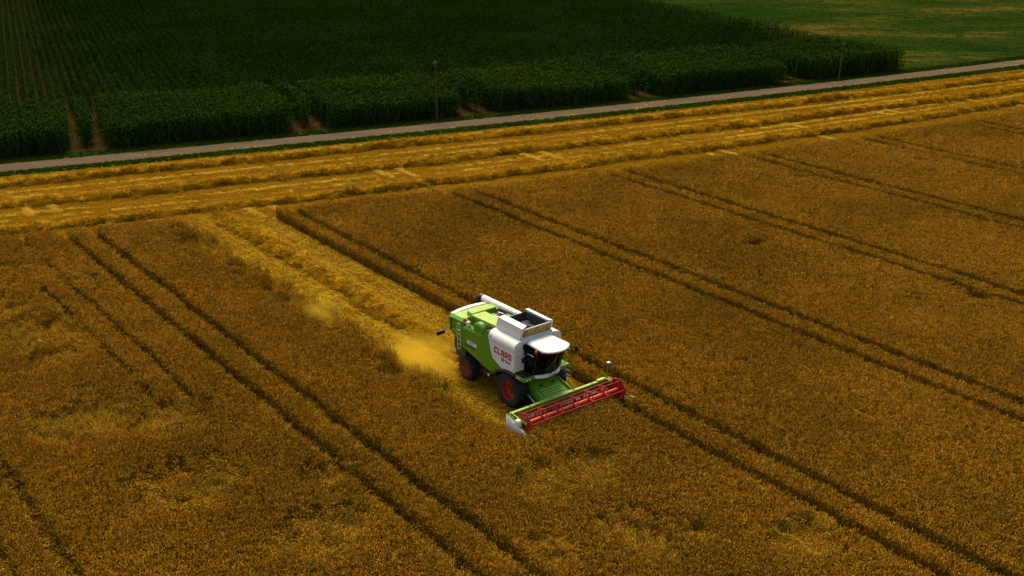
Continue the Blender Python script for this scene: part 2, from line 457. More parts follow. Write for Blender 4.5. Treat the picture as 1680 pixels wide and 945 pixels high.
def corn_form(k):
    r = random.Random(900 + k); p = PF(); H_ = r.uniform(2.15, 2.5)
    for s_ in ((1, 0, 0), (0, 1, 0)): p.quadstrip([(0, 0, 0), (0, 0, H_)], [.035, .018], s_, (.022, .04, .008))
    ang = r.uniform(0, 6.28)
    for i in range(12):
        z = .25 + (H_ - .35) * i / 11; ang += math.pi + r.uniform(-.5, .5); le = r.uniform(.55, .85) * (1 - .35 * abs(i / 11 - .5)); g = r.uniform(.7, 1.3)
        c, s = math.cos(ang), math.sin(ang); up = r.uniform(.18, .34)
        P_ = [(0, 0, z), (c * le * .35, s * le * .35, z + up), (c * le * .72, s * le * .72, z + up * .9), (c * le, s * le, z - r.uniform(.0, .25))]
        yel = max(0, .25 - i / 11) * .25
        p.quadstrip(P_, [.05, .095, .075, .012], (-s, c, r.uniform(-.3, .3)), ((.021 + yel * .2) * g, (.054 + yel * .07) * g, .005 * g))
    for i in range(6):
        a = r.uniform(0, 6.28); e = r.uniform(.15, .28); t = r.uniform(.1, .8)
        p.quadstrip([(0, 0, H_ - .03), (math.cos(a) * e * math.sin(t), math.sin(a) * e * math.sin(t), H_ + e * math.cos(t))], [.024, .018], (-math.sin(a), math.cos(a), 0), (.15, .135, .012))
    return p.out()

# ------------------------------------------------------------------ the setting: ground, stubble, road, verges, meadow
g_ = MB().add([(-900, -600, -.012), (900, -600, -.012), (900, 1400, -.012), (-900, 1400, -.012)], [(0, 1, 2, 3)]).build('ground', 'soil', smooth=0)
tag(g_, kind='structure')
HL0, HL1 = -18.0, 205.0
ribbon('stubble_headland', 'stubble', HL0, HL1, 90, edge_f, verge_f, .0)
verge_in = lambda l: roadn_f(l)
ribbon('near_verge', 'verge', HL0, HL1, 90, verge_f, lambda l: roadn_f(l) + .15, .004)
ribbon('road', 'road', HL0, HL1, 120, roadn_f, roadf_f, .045, .08)
ribbon('far_verge', 'verge', HL0, HL1, 90, lambda l: roadf_f(l) - .15, lambda l: corn_f(l) + .2, .004)
ribbon('corn_soil', 'cornsoil', HL0, 150, 60, corn_f, lambda l: corn_f(l) + 210, -.004)
E1 = np.array([.972, -.235]); E2 = np.array([.235, .972])          # along the road and square to it, in (l, a)
CORNER = np.array([126.3, corn_f(126.3)])
ribbon('meadow', 'meadow', CORNER[0] + .2, 330, 80, lambda l: roadf_f(l) + .8 if l < 205 else 68.0, lambda l: 420.0 - (l - 126) * .5, .004)
# strip mown by the combine
SW0, SW1, CUT = 27.85, 33.95, 35.0
mb = MB()
aa = np.linspace(CUT + .2, 80, 60); v = []
for a in aa:
    for l in (SW0 - 1.1, SW1 + .12): q = W(l, min(a, edge_f(l) + .4)); v.append((q[0], q[1], .006))
mb.v = v; mb.f = [(2 * i, 2 * i + 1, 2 * i + 3, 2 * i + 2) for i in range(59)]
tag(mb.build('stubble_swath', 'swath', smooth=0), kind='structure')

# ------------------------------------------------------------------ the standing wheat
TRAMS = [20.45 + 13.75 * k for k in range(-2, 11)]
LODGE = [(27.2, 31.0, 2.3, 1.7, 1.), (19.0, 37.5, 1.6, 1.3, .7), (13.6, 40.4, 2.4, 2.2, .75), (15.4, 46.5, 1.8, 2.0, .8), (12.0, 48.8, 2.2, 2.4, .9), (26.3, 26.0, 1.5, 2.2, .7),
         (31.5, 21.5, 1.8, 1.3, .8), (28.2, 24.6, 1.4, 1.3, .6), (13.2, 60.5, 2.2, 4.0, .8), (12.7, 66.0, 1.6, 2.5, .6), (26.6, 45.0, 1.1, 1.6, .9), (26.9, 58.5, .9, 4.0, 1.), (26.9, 66.5, .9, 4.5, 1.), (26.6, 72.0, .9, 2.2, 1.),
         (57.0, 46.0, 1.3, .7, .7), (56.8, 33.6, 1.0, .6, .5), (26.8, 51.7, .9, 1.6, .7), (16.5, 33.5, 2.0, 1.6, .8), (22.9, 27.0, 1.2, 1.5, .5), (27.6, 38.6, .7, 3.6, .8)]
DARK = [(26.2, 71.9, .8, .8), (26.6, 64.4, .55, .8), (26.4, 59.8, .6, .9), (26.4, 57.2, .5, .7), (26.3, 44.6, .7, .7), (27.2, 46.0, .5, .6), (25.6, 70.6, .5, .5), (26.0, 62.4, .4, .6), (14.2, 62.5, .6, .7), (12.5, 57.8, .9, .6), (57.2, 46.6, .7, .4)]
def wheat_points(step, y0, y1, sc):
    xs = np.arange(-95, 95, step); ys = np.arange(y0, y1, step)
    X, Y = np.meshgrid(xs, ys); xy = np.stack([X.ravel(), Y.ravel()], 1)
    xy = xy[seen(xy, 3.5)]
    xy += rng.uniform(-.5, .5, xy.shape) * step
    l, a = LA(xy)
    low = np.zeros(len(l), bool)
    keep = a < edge_f(l) - .15 + .25 * vnoise(l, a, .7, 3)
    wob = .12 * (vnoise(a, l, 3.0, 5) - .5)
    for t in TRAMS:
        for s_ in (-.9, .9):
            low |= np.abs(l - t - s_ - wob) < .31 + .06 * vnoise(a, l, .8, 9)
    nb = .35 * (vnoise(a, l, .6, 21) - .5)
    keep &= ~((l > SW0 + nb) & (l < SW1 + .15 * nb) & (a > CUT))
    for t in (15.35, 16.9):                                  # older, half-closed wheelings
        low |= (np.abs(l - t - wob * 2) < .20) & (a > 46) & (vnoise(a, l, 1.6, 15) > .38)
    keep &= ~(low & (rng.random(len(l)) < .45))
    return xy[keep], l[keep], a[keep], sc, low[keep]
chunks = [wheat_points(.175, 29, 62, 1.0), wheat_points(.21, 62, 84, 1.15), wheat_points(.26, 84, 135, 1.35)]
xy = np.vstack([c[0] for c in chunks]); l = np.concatenate([c[1] for c in chunks]); a = np.concatenate([c[2] for c in chunks])
sc = np.concatenate([np.full(len(c[0]), c[3]) for c in chunks])
low = np.concatenate([c[4] for c in chunks])
lod = np.zeros(len(xy))
for (cl, ca, rl, ra, st) in LODGE:
    d = ((l - cl) / rl) ** 2 + ((a - ca) / ra) ** 2
    lod = np.maximum(lod, st * np.exp(-d * .9) * (.45 + 1.1 * vnoise(l * 1.7, a, .8, 31)))
fray = np.clip((vnoise(l, a, 2.6, 41) - .80) * 2.4, 0, .45)               # loose, thinner spots everywhere
rag = np.clip(1 - np.abs(l - 27.45) / .65, 0, 1) * (a > 36) * (.25 + .75 * vnoise(l, a, 1.1, 45))
lod = np.clip(np.maximum(np.maximum(lod, fray), rag), 0, 1)
dark = np.zeros(len(xy))
for (cl, ca, rl, ra) in DARK:
    d = ((l - cl) / rl) ** 2 + ((a - ca) / ra) ** 2
    dark = np.maximum(dark, np.exp(-d) * (.7 + .9 * vnoise(l, a, .35, 51)))
flat = np.clip((lod - .20) * 2.8, 0, 1) * (dark < .45)
n = len(xy)
swirl = 6.28 * vnoise(l, a, 2.2, 61) + rng.normal(0, .35, n) + .8
tilt = np.abs(rng.normal(0, .06, n)) + flat * rng.uniform(.95, 1.4, n)
rot = np.stack([tilt, np.zeros(n), np.where(flat > .2, swirl, rng.uniform(0, 6.28, n))], 1)
hgt = (1 + rng.normal(0, .035, n)) * (.95 + .10 * vnoise(l, a, 1.4, 71)) * (1 - .25 * flat) * np.where(low, rng.uniform(.18, .42, n), 1.)
scl = np.stack([sc * (1 + .2 * flat), sc * (1 + .2 * flat), hgt], 1)
tint = np.clip(.42 + rng.normal(0, .13, n) + .12 * (vnoise(l, a, .45, 81) - .5) + .20 * flat - .9 * np.clip(dark - .3, 0, .6), 0, 1)
pts = np.column_stack([xy, -.005 + .05 * flat])
thin = (rng.random(n) > .35 * flat)
wheat_forms = [wheat_form(k) for k in range(7)]
wf = scatter('wheat_field', wheat_forms, pts[thin], rot[thin], scl[thin], tint[thin], M['wheat'], origin=(0, 55, 0))
tag(wf, 'ripe golden brown wheat still standing either side of the cut strip', 'wheat', kind='stuff')
print('wheat tufts', thin.sum())

# ------------------------------------------------------------------ stubble rows
sp_ = []; sr = []
for l0 in np.arange(SW0 + .15, SW1 - .1, .21):
    a_ = np.arange(CUT + .3, 80, .62); a_ = a_ + rng.uniform(-.2, .2, len(a_)); a_ = a_[a_ < edge_f(l0)]
    q = W(np.full(len(a_), l0) + rng.normal(0, .025, len(a_)), a_); sp_.append(q); sr.append(np.full(len(q), math.atan2(FWD[1], FWD[0])) + rng.normal(0, .05, len(q)))
for off in np.arange(.1, 22.5, .27):
    ls = np.arange(HL0, 150, .66) + rng.uniform(-.2, .2)
    a_ = edge_f(ls) + off; ok = a_ < verge_f(ls) - .15
    q = W(ls[ok], a_[ok] + rng.normal(0, .03, ok.sum())); sp_.append(q); sr.append(R(25.3) + rng.normal(0, .06, len(q)))
sxy = np.vstack(sp_); sro = np.concatenate(sr); ok = seen(sxy, 4); sxy = sxy[ok]; sro = sro[ok]
l, a = LA(sxy)
track = np.zeros(len(l))
for t in TRAMS:
    for s_ in (-.9, .9): track = np.maximum(track, np.exp(-((l - t - s_) / .3) ** 2) * (a > edge_f(l) + .2))
for f_, d_ in ((w1_f, 3.0), (w1_f, 4.6), (w2_f, 2.6), (w2_f, 4.4), (w3_f, 2.1)):
    track = np.maximum(track, .7 * np.exp(-((a - f_(l) - d_) / .32) ** 2))
keep = rng.random(len(l)) > .75 * track
for s_ in (-1.25, 1.25): keep &= ~((np.abs(l - 30.9 - s_) < .3) & (a > 38.5) & (rng.random(len(l)) < .7))
sxy, sro, l, a = sxy[keep], sro[keep], l[keep], a[keep]
n = len(sxy)
tint = np.clip(.45 + rng.normal(0, .2, n) + .35 * (vnoise(l * .4, a, .9, 91) - .5), 0, 1)
st = scatter('stubble_rows', [stubble_form(k) for k in range(6)], np.column_stack([sxy, np.zeros(n)]), np.stack([np.zeros(n), np.zeros(n), sro], 1), np.stack([np.ones(n), np.full(n, 1.3), rng.uniform(.7, 1.25, n)], 1), tint, M['straw'], origin=(0, 80, 0))
tag(st, 'short golden stubble left in rows on the cut ground', 'stubble', kind='stuff')
# pale loose straw lying flat on wheel tracks, on the road and in drifts
ls = rng.uniform(HL0, 150, 14000); fs = []
pk = rng.integers(0, 6, len(ls))
offs = [(w1_f, 3.0), (w1_f, 4.6), (w2_f, 2.6), (w2_f, 4.4), (w3_f, 2.1), (roadn_f, .35)]
a_ = np.array([offs[k][0](x) + offs[k][1] for k, x in zip(pk, ls)]) + rng.normal(0, .13, len(ls))
keepd = rng.random(len(ls)) < np.clip((vnoise(ls, pk * 17.0, 6.0, 101) * .7 + vnoise(ls, pk * 13.0, .8, 103) * .5 + .25 * (pk == 3) - .42 * (pk == 5) - .36) * 1.5, 0, .9)
q1 = W(ls[keepd], a_[keepd]); z1 = np.where(pk[keepd] == 5, .055, .02)
q2 = []
for t in TRAMS:
    for s_ in (-.9, .9):
        x = np.full(110, t + s_) + rng.normal(0, .09, 110); q2.append(W(x, edge_f(x) + rng.choice([0., 7.2, 7.4]) + rng.beta(1.3, 1.3, 110) * rng.uniform(3.0, 5.0)))
q2 = np.vstack(q2)
lr = rng.uniform(10, 150, 900); lr = lr[rng.random(900) < np.clip((vnoise(lr, lr * 0, 5.0, 111) - .5) * 1.2, 0, 1)]
q3 = W(lr, roadn_f(lr) + rng.uniform(.2, 2.6, len(lr)) ** 1.0)
q4 = W(rng.normal(28.9, .9, 1400), rng.normal(45.0, 1.5, 1400))
ll_, aa_ = LA(q4); q4 = q4[(ll_ > 27.7)]
q5 = W(rng.uniform(27.6, 33.9, 1900), rng.uniform(35.5, 77, 1900))
q = np.vstack([q1, q2, q3, q4, q5]); z = np.concatenate([z1, np.full(len(q2), .02), np.full(len(q3), .055), np.full(len(q4), .03), np.full(len(q5), .04)])
ok = seen(q, 4); q = q[ok]; z = z[ok]; n = len(q)
road_bit = z > .05
ls_ = scatter('loose_straw', [straw_form(20 + k, 26, .30, .035, (.1, .3), (.016, .026), (.70, .43, .045)) for k in range(4)], np.column_stack([q, z]), np.stack([np.zeros(n), np.zeros(n), rng.uniform(0, 6.28, n)], 1), np.stack([rng.uniform(.4, 1.1, n) * np.where(road_bit, .6, 1.)] * 3, 1), np.clip(rng.normal(.7, .2, n) - .45 * (z == .04), 0, 1), M['straw'], origin=(0, 80, 0))
tag(ls_, 'pale loose straw strewn along wheel tracks and the road edge', 'straw', kind='stuff')

# ------------------------------------------------------------------ straw windrows
straw_forms = [straw_form(k, 26) for k in range(6)]
def windrow(label, P, seed, wid=1.4, hgt=.37):
    """P: (n,2) centre line"""
    P = np.asarray(P); n = len(P); T = np.gradient(P, axis=0); T /= np.linalg.norm(T, axis=1)[:, None]; Nn = np.stack([-T[:, 1], T[:, 0]], 1)
    s = np.concatenate([[0], np.cumsum(np.linalg.norm(np.diff(P, axis=0), axis=1))])
    ks = np.linspace(-1, 1, 11); V = []; F = []
    wob = .35 * (vnoise(s, s * 0 + seed, 2.4, seed) - .5)
    ww = wid / 2 * (.65 + .7 * vnoise(s, s * 0, .9, seed + 1)); hh = hgt * (.45 + .65 * vnoise(s, s * 0, 1.3, seed + 2) + .5 * vnoise(s, s * 0, .5, seed + 7))
    for j, k in enumerate(ks):
        q = P + Nn * (wob + k * ww)[:, None]
        zz = hh * max(0, 1 - abs(k) ** 2.2) * (.7 + .6 * vnoise(q[:, 0], q[:, 1], .35, seed + 3)) + (.0 if abs(k) < .99 else -.03)
        V.append(np.column_stack([q, zz]))
    V = np.stack(V, 1).reshape(-1, 3); m = len(ks)
    F = [(i * m + j, (i + 1) * m + j, (i + 1) * m + j + 1, i * m + j + 1) for i in range(n - 1) for j in range(m - 1)]
    cnt = int(s[-1] * 15); si = rng.uniform(0, s[-1], cnt); k = np.clip(rng.normal(0, .5, cnt), -1.15, 1.15)
    ci = np.stack([np.interp(si, s, P[:, i]) for i in (0, 1)], 1); ni = np.stack([np.interp(si, s, Nn[:, i]) for i in (0, 1)], 1)
    wi = np.interp(si, s, ww); hi = np.interp(si, s, hh); wo = np.interp(si, s, wob)
    q = ci + ni * (wo + k * wi)[:, None]; z = hi * np.clip(1 - np.abs(k) ** 2.2, 0, 1) * .9
    rx, rz = rng.normal(0, .3, cnt), rng.uniform(0, 6.28, cnt)
    sc_ = rng.uniform(.65, 1.15, cnt); tn = np.clip(rng.normal(1.05, .35, cnt) + .5 * (vnoise(q[:, 0], q[:, 1], .5, seed + 9) - .5), .35, 1.9)
    which = rng.integers(0, len(straw_forms), cnt); AV = [V]; AC = [np.tile(np.array([.16, .078, .004]), (len(V), 1))]; AF = [np.array(F)]; nb = len(V)
    for w_, (pv, pf, pc) in enumerate(straw_forms):
        sel = np.where(which == w_)[0]; pv = np.array(pv); pf = np.array(pf); pc = np.array(pc)
        cx, sx, cz, sz = np.cos(rx[sel])[:, None], np.sin(rx[sel])[:, None], np.cos(rz[sel])[:, None], np.sin(rz[sel])[:, None]
        X = pv[:, 0][None]; Y = pv[:, 1][None] * cx - pv[:, 2][None] * sx; Z = pv[:, 1][None] * sx + pv[:, 2][None] * cx
        S_ = sc_[sel][:, None]
        Q = np.stack([(X * cz - Y * sz) * S_ + q[sel, 0][:, None], (X * sz + Y * cz) * S_ + q[sel, 1][:, None], Z * S_ * 1.15 + z[sel][:, None]], 2)
        AV.append(Q.reshape(-1, 3)); AC.append((pc[None] * tn[sel][:, None, None]).reshape(-1, 3))
        AF.append((pf[None] + (nb + np.arange(len(sel)) * len(pv))[:, None, None]).reshape(-1, 4)); nb += len(sel) * len(pv)
    AV = np.vstack(AV); AC = np.vstack(AC); AF = np.vstack(AF); c0 = np.array([P[:, 0].mean(), P[:, 1].mean(), 0])
    me = bpy.data.meshes.new('straw_windrow'); me.vertices.add(len(AV)); me.vertices.foreach_set('co', (AV - c0).astype(np.float32).ravel())
    me.loops.add(AF.size); me.loops.foreach_set('vertex_index', AF.astype(np.int32).ravel())
    me.polygons.add(len(AF)); me.polygons.foreach_set('loop_start', np.arange(0, AF.size, 4, dtype=np.int32)); me.update(calc_edges=True)
    ca = me.attributes.new('col', 'FLOAT_COLOR', 'POINT'); c4 = np.ones((len(AV), 4), np.float32); c4[:, :3] = AC; ca.data.foreach_set('color', c4.ravel())
    me.materials.append(M['windrow'])
    o = bpy.data.objects.new('straw_windrow', me); COL.objects.link(o); o.location = c0
    return tag(o, label, 'windrow', 'rows of cut straw')
LS = np.arange(HL0, 152, .4)
windrow('long straw windrow nearest the edge of the standing wheat', W(LS, w1_f(LS) + .35 * (vnoise(LS, LS * 0, 5, 1) - .5)), 11)
windrow('long straw windrow in the middle of the three along the road', W(LS, w2_f(LS) + .5 * (vnoise(LS, LS * 0, 6, 2) - .5)), 23)
windrow('long straw windrow closest to the road and its grass verge', W(LS, w3_f(LS) + .5 * (vnoise(LS, LS * 0, 6, 3) - .5)), 37)
ASW = np.arange(44.0, 77.0, .4)
windrow('straw windrow trailing straight behind the combine harvester', W(30.75 + .4 * (vnoise(ASW, ASW * 0, 3, 4) - .5), ASW), 53, 1.5, .36)

# ------------------------------------------------------------------ grass on the verges and the meadow
ls = rng.uniform(HL0, 160, 17000); w_ = rng.random(len(ls)); near = rng.random(len(ls)) < .5
a_ = np.where(near, verge_f(ls) + w_ * (roadn_f(ls) - verge_f(ls) - .05) + rng.normal(0, .12, len(ls)) * (w_ < .4), roadf_f(ls) + .1 + w_ * 1.9)
q = W(ls, a_)
mx = rng.uniform(CORNER[0], 330, 40000); my = rng.uniform(40, 330, 40000)
cl_ = (mx - CORNER[0]) - (my - CORNER[1]) * E2[0] / E2[1]
okm = (cl_ > .4) & (my > roadf_f(np.minimum(mx, 205)) + .8)
qm = W(mx[okm], my[okm])
q = np.vstack([q, qm]); big = np.concatenate([np.full(len(ls), .85), np.full(len(qm), .8)])
ok = seen(q, 5, 260); q = q[ok]; big = big[ok]; n = len(q)
l, a = LA(q)
tint = np.clip(.4 + rng.normal(0, .2, n) + .9 * (vnoise(l, a, 9, 121) - .5), 0, 1)
gr = scatter('grass', [grass_form(k) for k in range(5)], np.column_stack([q, np.zeros(n)]), np.stack([np.zeros(n), np.zeros(n), rng.uniform(0, 6.28, n)], 1), np.stack([big * rng.uniform(.8, 1.5, n), big * rng.uniform(.8, 1.5, n), big * rng.uniform(.5, 1.0, n)], 1), tint, M['grass'], origin=(0, 120, 0))
tag(gr, 'green grass of the road verges and the meadow beyond the maize', 'grass', kind='stuff')

# ------------------------------------------------------------------ the maize
CORN_TRACKS = [29.3, 49.7, 67.4, 87.5, 109.0, 9.0, -11.0]
cp_ = []
# headland rows run with the road, the rest square to it
for k in range(0, 19):
    off = .35 + k * .8
    ls = np.arange(-18, 128, .25); ls = ls + rng.uniform(-.06, .06, len(ls)); aa = corn_f(ls) + off + rng.normal(0, .05, len(ls))
    cp_.append(np.column_stack([ls, aa]))
HD = 15.4
for u in np.arange(-190, 0, .92):
    v_ = np.arange(0, 175, .34); v_ = v_ + rng.uniform(-.08, .08, len(v_))
    P = CORNER + u * E1 + v_[:, None] * E2 + rng.normal(0, .04, (len(v_), 1)) * E1
    P = P[P[:, 1] > corn_f(P[:, 0]) + HD]
    cp_.append(P)
P = np.vstack(cp_); xy = W(P[:, 0], P[:, 1]); ok = seen(xy, 4, 250); P = P[ok]; xy = xy[ok]
u_ = (P - CORNER) @ E1; v_ = (P - CORNER) @ E2
ok = u_ < -.15 + .3 * vnoise(v_, u_, 2, 131)
for t in CORN_TRACKS:
    c = (np.array([t, corn_f(t)]) - CORNER) @ E1
    for s_ in (-1.05, 1.05): ok &= (np.abs(u_ - c - s_ - .15 * np.sin(v_ * .2)) > .60) | (P[:, 1] > corn_f(P[:, 0]) + 17.5)
    mouth = ((u_ - c) / 2.3) ** 2 + ((P[:, 1] - corn_f(P[:, 0])) / 2.2) ** 2 < .8 + .5 * vnoise(u_, v_, .8, 141)
    ok &= ~(mouth & (rng.random(len(u_)) < .85))
far_ = xy[:, 1] > 165
ok &= ~(far_ & (rng.random(len(u_)) < .15))
P, xy, far_, u_, v_ = P[ok], xy[ok], far_[ok], u_[ok], v_[ok]; n = len(xy)
hh = (.92 + .2 * vnoise(u_, v_, 6, 151) + rng.normal(0, .05, n)); inrow = P[:, 1] > corn_f(P[:, 0]) + HD; ww = np.where(inrow, .62, 1.08)
tint = np.clip(.4 + rng.normal(0, .2, n) + .3 * (vnoise(u_, v_, 3, 161) - .5), 0, 1)
co = scatter('maize_field', [corn_form(k) for k in range(6)], np.column_stack([xy, np.zeros(n)]), np.stack([rng.normal(0, .05, n), rng.normal(0, .05, n), rng.uniform(0, 6.28, n)], 1), np.stack([ww, ww, hh], 1), tint, M['corn'], origin=(0, 150, 0))
tag(co, 'tall dark green maize standing beyond the road', 'maize', kind='stuff')
print('maize plants', n, 'grass', len(q))

# ------------------------------------------------------------------ utility poles on the far verge
def pole(l, a, h, lean, label, arm=True):
    r = empty('utility_pole', W3(l, a), R(25)); tag(r, label, 'pole', 'wooden poles beside the road')
    MB().tube([(0, 0, -.05), (lean * .3, 0, h * .3), (lean, 0, h)], [.095, .085, .065], 10).build('mast', 'wood', r)
    if arm:
        MB().box(lean - .20, lean + .20, -.13, -.08, h - .32, h - .22).build('crossarm', 'wood', r, .006)
        for x in (-.15, .15):
            MB().lathe([(.0, .14), (.03, .13), (.035, .10), (.022, .08), (.04, .05), (.025, .02), (.012, -.02)], (lean + x, -.105, h - .21), 10, 'z').build('insulator', 'ceramic', r)
    MB().cyl((lean, 0, h), (lean, 0, h + .05), .1, .06, 10).build('cap', 'dark', r)
pole(62.03, 92.9, 6.3, -.12, 'bare wooden pole in front of the maize, nearest the middle of the view')
pole(113.6, 81.2, 4.7, .22, 'leaning wooden pole by the right end of the maize')

# ------------------------------------------------------------------ the combine harvester (local x forward, y left, z up; front axle near x = -0.2)
HEAD = math.atan2(FWD[1], FWD[0])
combine = empty('combine_harvester', W3(30.9, 38.165), HEAD)
tag(combine, 'green and white combine harvester with red reel cutting the wheat', 'combine harvester')
CB = combine
def text_mesh(name, txt, size, mat, parent, x, y, z, shear=0., extrude=.004, sx=1.0, facing='right', bold=0.):
    cu = bpy.data.curves.new(name, 'FONT'); cu.body = txt; cu.size = size; cu.extrude = extrude; cu.shear = shear; cu.offset = bold; cu.resolution_u = 3
    t = bpy.data.objects.new(name + '_curve', cu); COL.objects.link(t)
    me = bpy.data.meshes.new_from_object(t.evaluated_get(bpy.context.evaluated_depsgraph_get()))
    COL.objects.unlink(t); bpy.data.objects.remove(t)
    me.name = name; me.materials.clear(); me.materials.append(M[mat])
    o = bpy.data.objects.new(name, me); COL.objects.link(o); o.parent = parent
    if facing == 'right': o.matrix_local = Matrix(((sx, 0, 0, x), (0, 0, -1, y), (0, 1, 0, z), (0, 0, 0, 1)))
    else: o.matrix_local = Matrix(((0, 0, 1, x), (sx, 0, 0, y), (0, 1, 0, z), (0, 0, 0, 1)))
    return o
# block capitals C L A A S as strokes on a 4 x 5 raster
GL = {'C': [(0, 0, 1.3, 5), (1.3, 0, 4, 1.25), (1.3, 3.75, 4, 5)], 'L': [(0, 0, 1.4, 5), (1.4, 0, 3.7, 1.3)],
      'A': [(0, 0, 1.35, 5), (2.65, 0, 4, 5), (1.35, 3.8, 2.65, 5), (1.35, 1.3, 2.65, 2.4)],
      'S': [(0, 3.8, 4, 5), (0, 2.0, 1.3, 3.8), (1.3, 2.0, 4, 3.1), (2.7, 0, 4, 2.0), (0, 0, 2.7, 1.2)]}
def block_word(word, width, height, parent, x, y, z, facing='right', mat='letter_red', slant=.10):
    mb = MB(); n = len(word); cw = width / (n * 4 + (n - 1) * .9); rh = height / 5; cx = 0.
    for ch in word:
        for (a0, b0, a1, b1) in GL[ch]:
            P = [(cx + a0 * cw + b0 * rh * slant, b0 * rh), (cx + a1 * cw + b0 * rh * slant, b0 * rh), (cx + a1 * cw + b1 * rh * slant, b1 * rh), (cx + a0 * cw + b1 * rh * slant, b1 * rh)]
            if facing == 'right': mb.prism([(x + p, z + q) for p, q in P], 'y', y - .006, y)
            else: mb.prism([(y + p, z + q) for p, q in P], 'x', x, x + .006)
        cx += cw * 4.9
    return mb.build('lettering', mat, parent, smooth=0)

# --- body
MB().box(-4.6, .25, -.95, .95, .78, 1.95).box(-5.0, -4.3, -.8, .8, .9, 1.6).build('chassis', 'dark', CB, .03)
MB().box(-4.1, -1.85, -1.42, 1.42, 1.9, 3.02).build('body_core', 'green', CB, .02)
for s in (-1, 1):
    y0, y1 = sorted((s * 1.5, s * 1.44))
    pn = MB().prism([(-4.18, 1.90), (-1.70, 1.36), (-1.35, 1.46), (-1.05, 1.66), (-.72, 1.86), (-1.50, 2.18), (-1.68, 2.62), (-1.82, 3.10), (-2.35, 3.10), (-4.12, 2.99)], 'y', y0, y1).build('side_panel', 'green', CB, .015)
    wp = MB().prism([(-.69, 1.88), (-.35, 1.98), (.02, 2.03), (.30, 2.0), (.33, 3.10), (-1.79, 3.10), (-1.65, 2.63), (-1.47, 2.205)], 'y', y0, y1).build('front_side_panel', 'white', CB, .015)
    sp2 = MB().loft([[(x, s * p, q) for p, q in ((1.44, 3.13), (1.50, 3.13), (1.50, 3.28), (1.46, 3.42), (1.36, 3.53), (1.20, 3.59), (.95, 3.61), (.95, 3.13))] for x in (-1.83, .30)]).build('shoulder_panel', 'white', CB, .01)
    MB().prism([(-1.84, 3.13), (-2.32, 3.13), (-2.20, 3.22), (-1.98, 3.52), (-1.84, 3.57)], 'y', *sorted((s * 1.5, s * 1.40))).build('shoulder_tail', 'green', CB, .01)
    MB().box(-1.85, .30, *sorted((s * 1.43, s * .82)), 2.02, 3.11).build('front_face', 'white', CB, .04)
    MB().tube([(-1.75, s * 1.42, 1.22), (-1.45, s * 1.5, 1.34), (-1.15, s * 1.52, 1.56), (-.85, s * 1.52, 1.76), (-.45, s * 1.52, 1.90), (-.05, s * 1.52, 1.93), (.30, s * 1.48, 1.88)], .085, 8).build('fender', 'black', CB)
    if s < 0:
        block_word('CLAAS', 1.40, .34, wp, -1.34, -1.502, 2.58)
        MB().lathe([(.075, -.004), (.115, -.004), (.115, 0), (.075, 0), (.075, -.004)], (-.62, -1.501, 2.42), 20).box(-.65, -.59, -1.506, -1.501, 2.37, 2.47).build('emblem', 'letter_black', wp, smooth=0)
        text_mesh('lettering', 'Rüter', .20, 'letter_black', wp, -.44, -1.502, 2.36, bold=.004)
        text_mesh('lettering', 'LEXION', .24, 'letter_black', pn, -3.93, -1.502, 2.02, .15, sx=1.12, bold=.006)
        pill = MB().prism([(-3.30 + .36 * c + (.12 if c > 0 else 0), 2.33 + .10 * sn) for c, sn in ((-1, -.6), (-.9, -1), (.9, -1), (1, -.6), (1, .6), (.9, 1), (-.9, 1), (-1, .6))], 'y', -1.506, -1.500).build('number_plate', 'letter_white', pn, smooth=0)
        text_mesh('lettering', '650', .22, 'green', pn, -3.50, -1.507, 2.255, .15, sx=1.25)
        MB().cyl((.18, -1.50, 2.12), (.18, -1.508, 2.12), .02, n=10).build('catch', 'dark', wp)
        MB().box(-1.62, -1.59, -1.512, -1.498, 3.30, 3.42).build('handle', 'grey', sp2)
MB().box(-1.83, .30, -.94, .94, 3.40, 3.595).build('tank_deck', 'white', CB, .01)

# --- grain tank with its raised flaps
tk = MB().box(-1.85, .22, -.98, -.93, 3.58, 3.64).box(-1.85, .22, .93, .98, 3.58, 3.64)
tk.loft([[(-1.8, -.92, 4.0), (.2, -.92, 4.0), (.2, .9, 4.0), (-1.8, .9, 4.0)], [(-1.7, -.8, 3.62), (.1, -.8, 3.62), (.1, .8, 3.62), (-1.7, .8, 3.62)]], False)
tank = tk.build('tank_lining', 'tank', CB, smooth=0)
MB().box(-1.7, .1, -.85, .85, 3.61, 3.625).build('tank_floor', 'dark', tank)
MB().cyl((-1.3, 0, 3.62), (-.1, .05, 3.95), .10, .10, 12).build('filling_auger', 'tank', tank)
def flap(s, top_y, top_z, fl):
    b = MB()
    q = [(-1.86, s * 1.0, 3.60), (.10, s * 1.0, 3.60), (.30, s * top_y, top_z), (-1.66, s * top_y, top_z)]
    b.add(q + [(x, y - s * .05, z) for x, y, z in q], [(0, 1, 2, 3), (7, 6, 5, 4), (0, 4, 5, 1), (2, 6, 7, 3), (1, 5, 6, 2), (0, 3, 7, 4)])
    o = b.build('tank_flap', 'white', CB, .012)
    b = MB(); q = [(-1.66, s * top_y, top_z + .003), (.30, s * top_y, top_z + .003), (.16, s * (top_y - fl), top_z + .035), (-1.62, s * (top_y - fl), top_z + .035)]
    b.add(q + [(x, y, z - .035) for x, y, z in q], [(0, 1, 2, 3), (7, 6, 5, 4), (0, 4, 5, 1), (2, 6, 7, 3), (1, 5, 6, 2), (0, 3, 7, 4)]).build('flap_lid', 'white', o, .01)
flap(-1, 1.0, 4.24, .40); flap(1, .96, 4.22, .26)
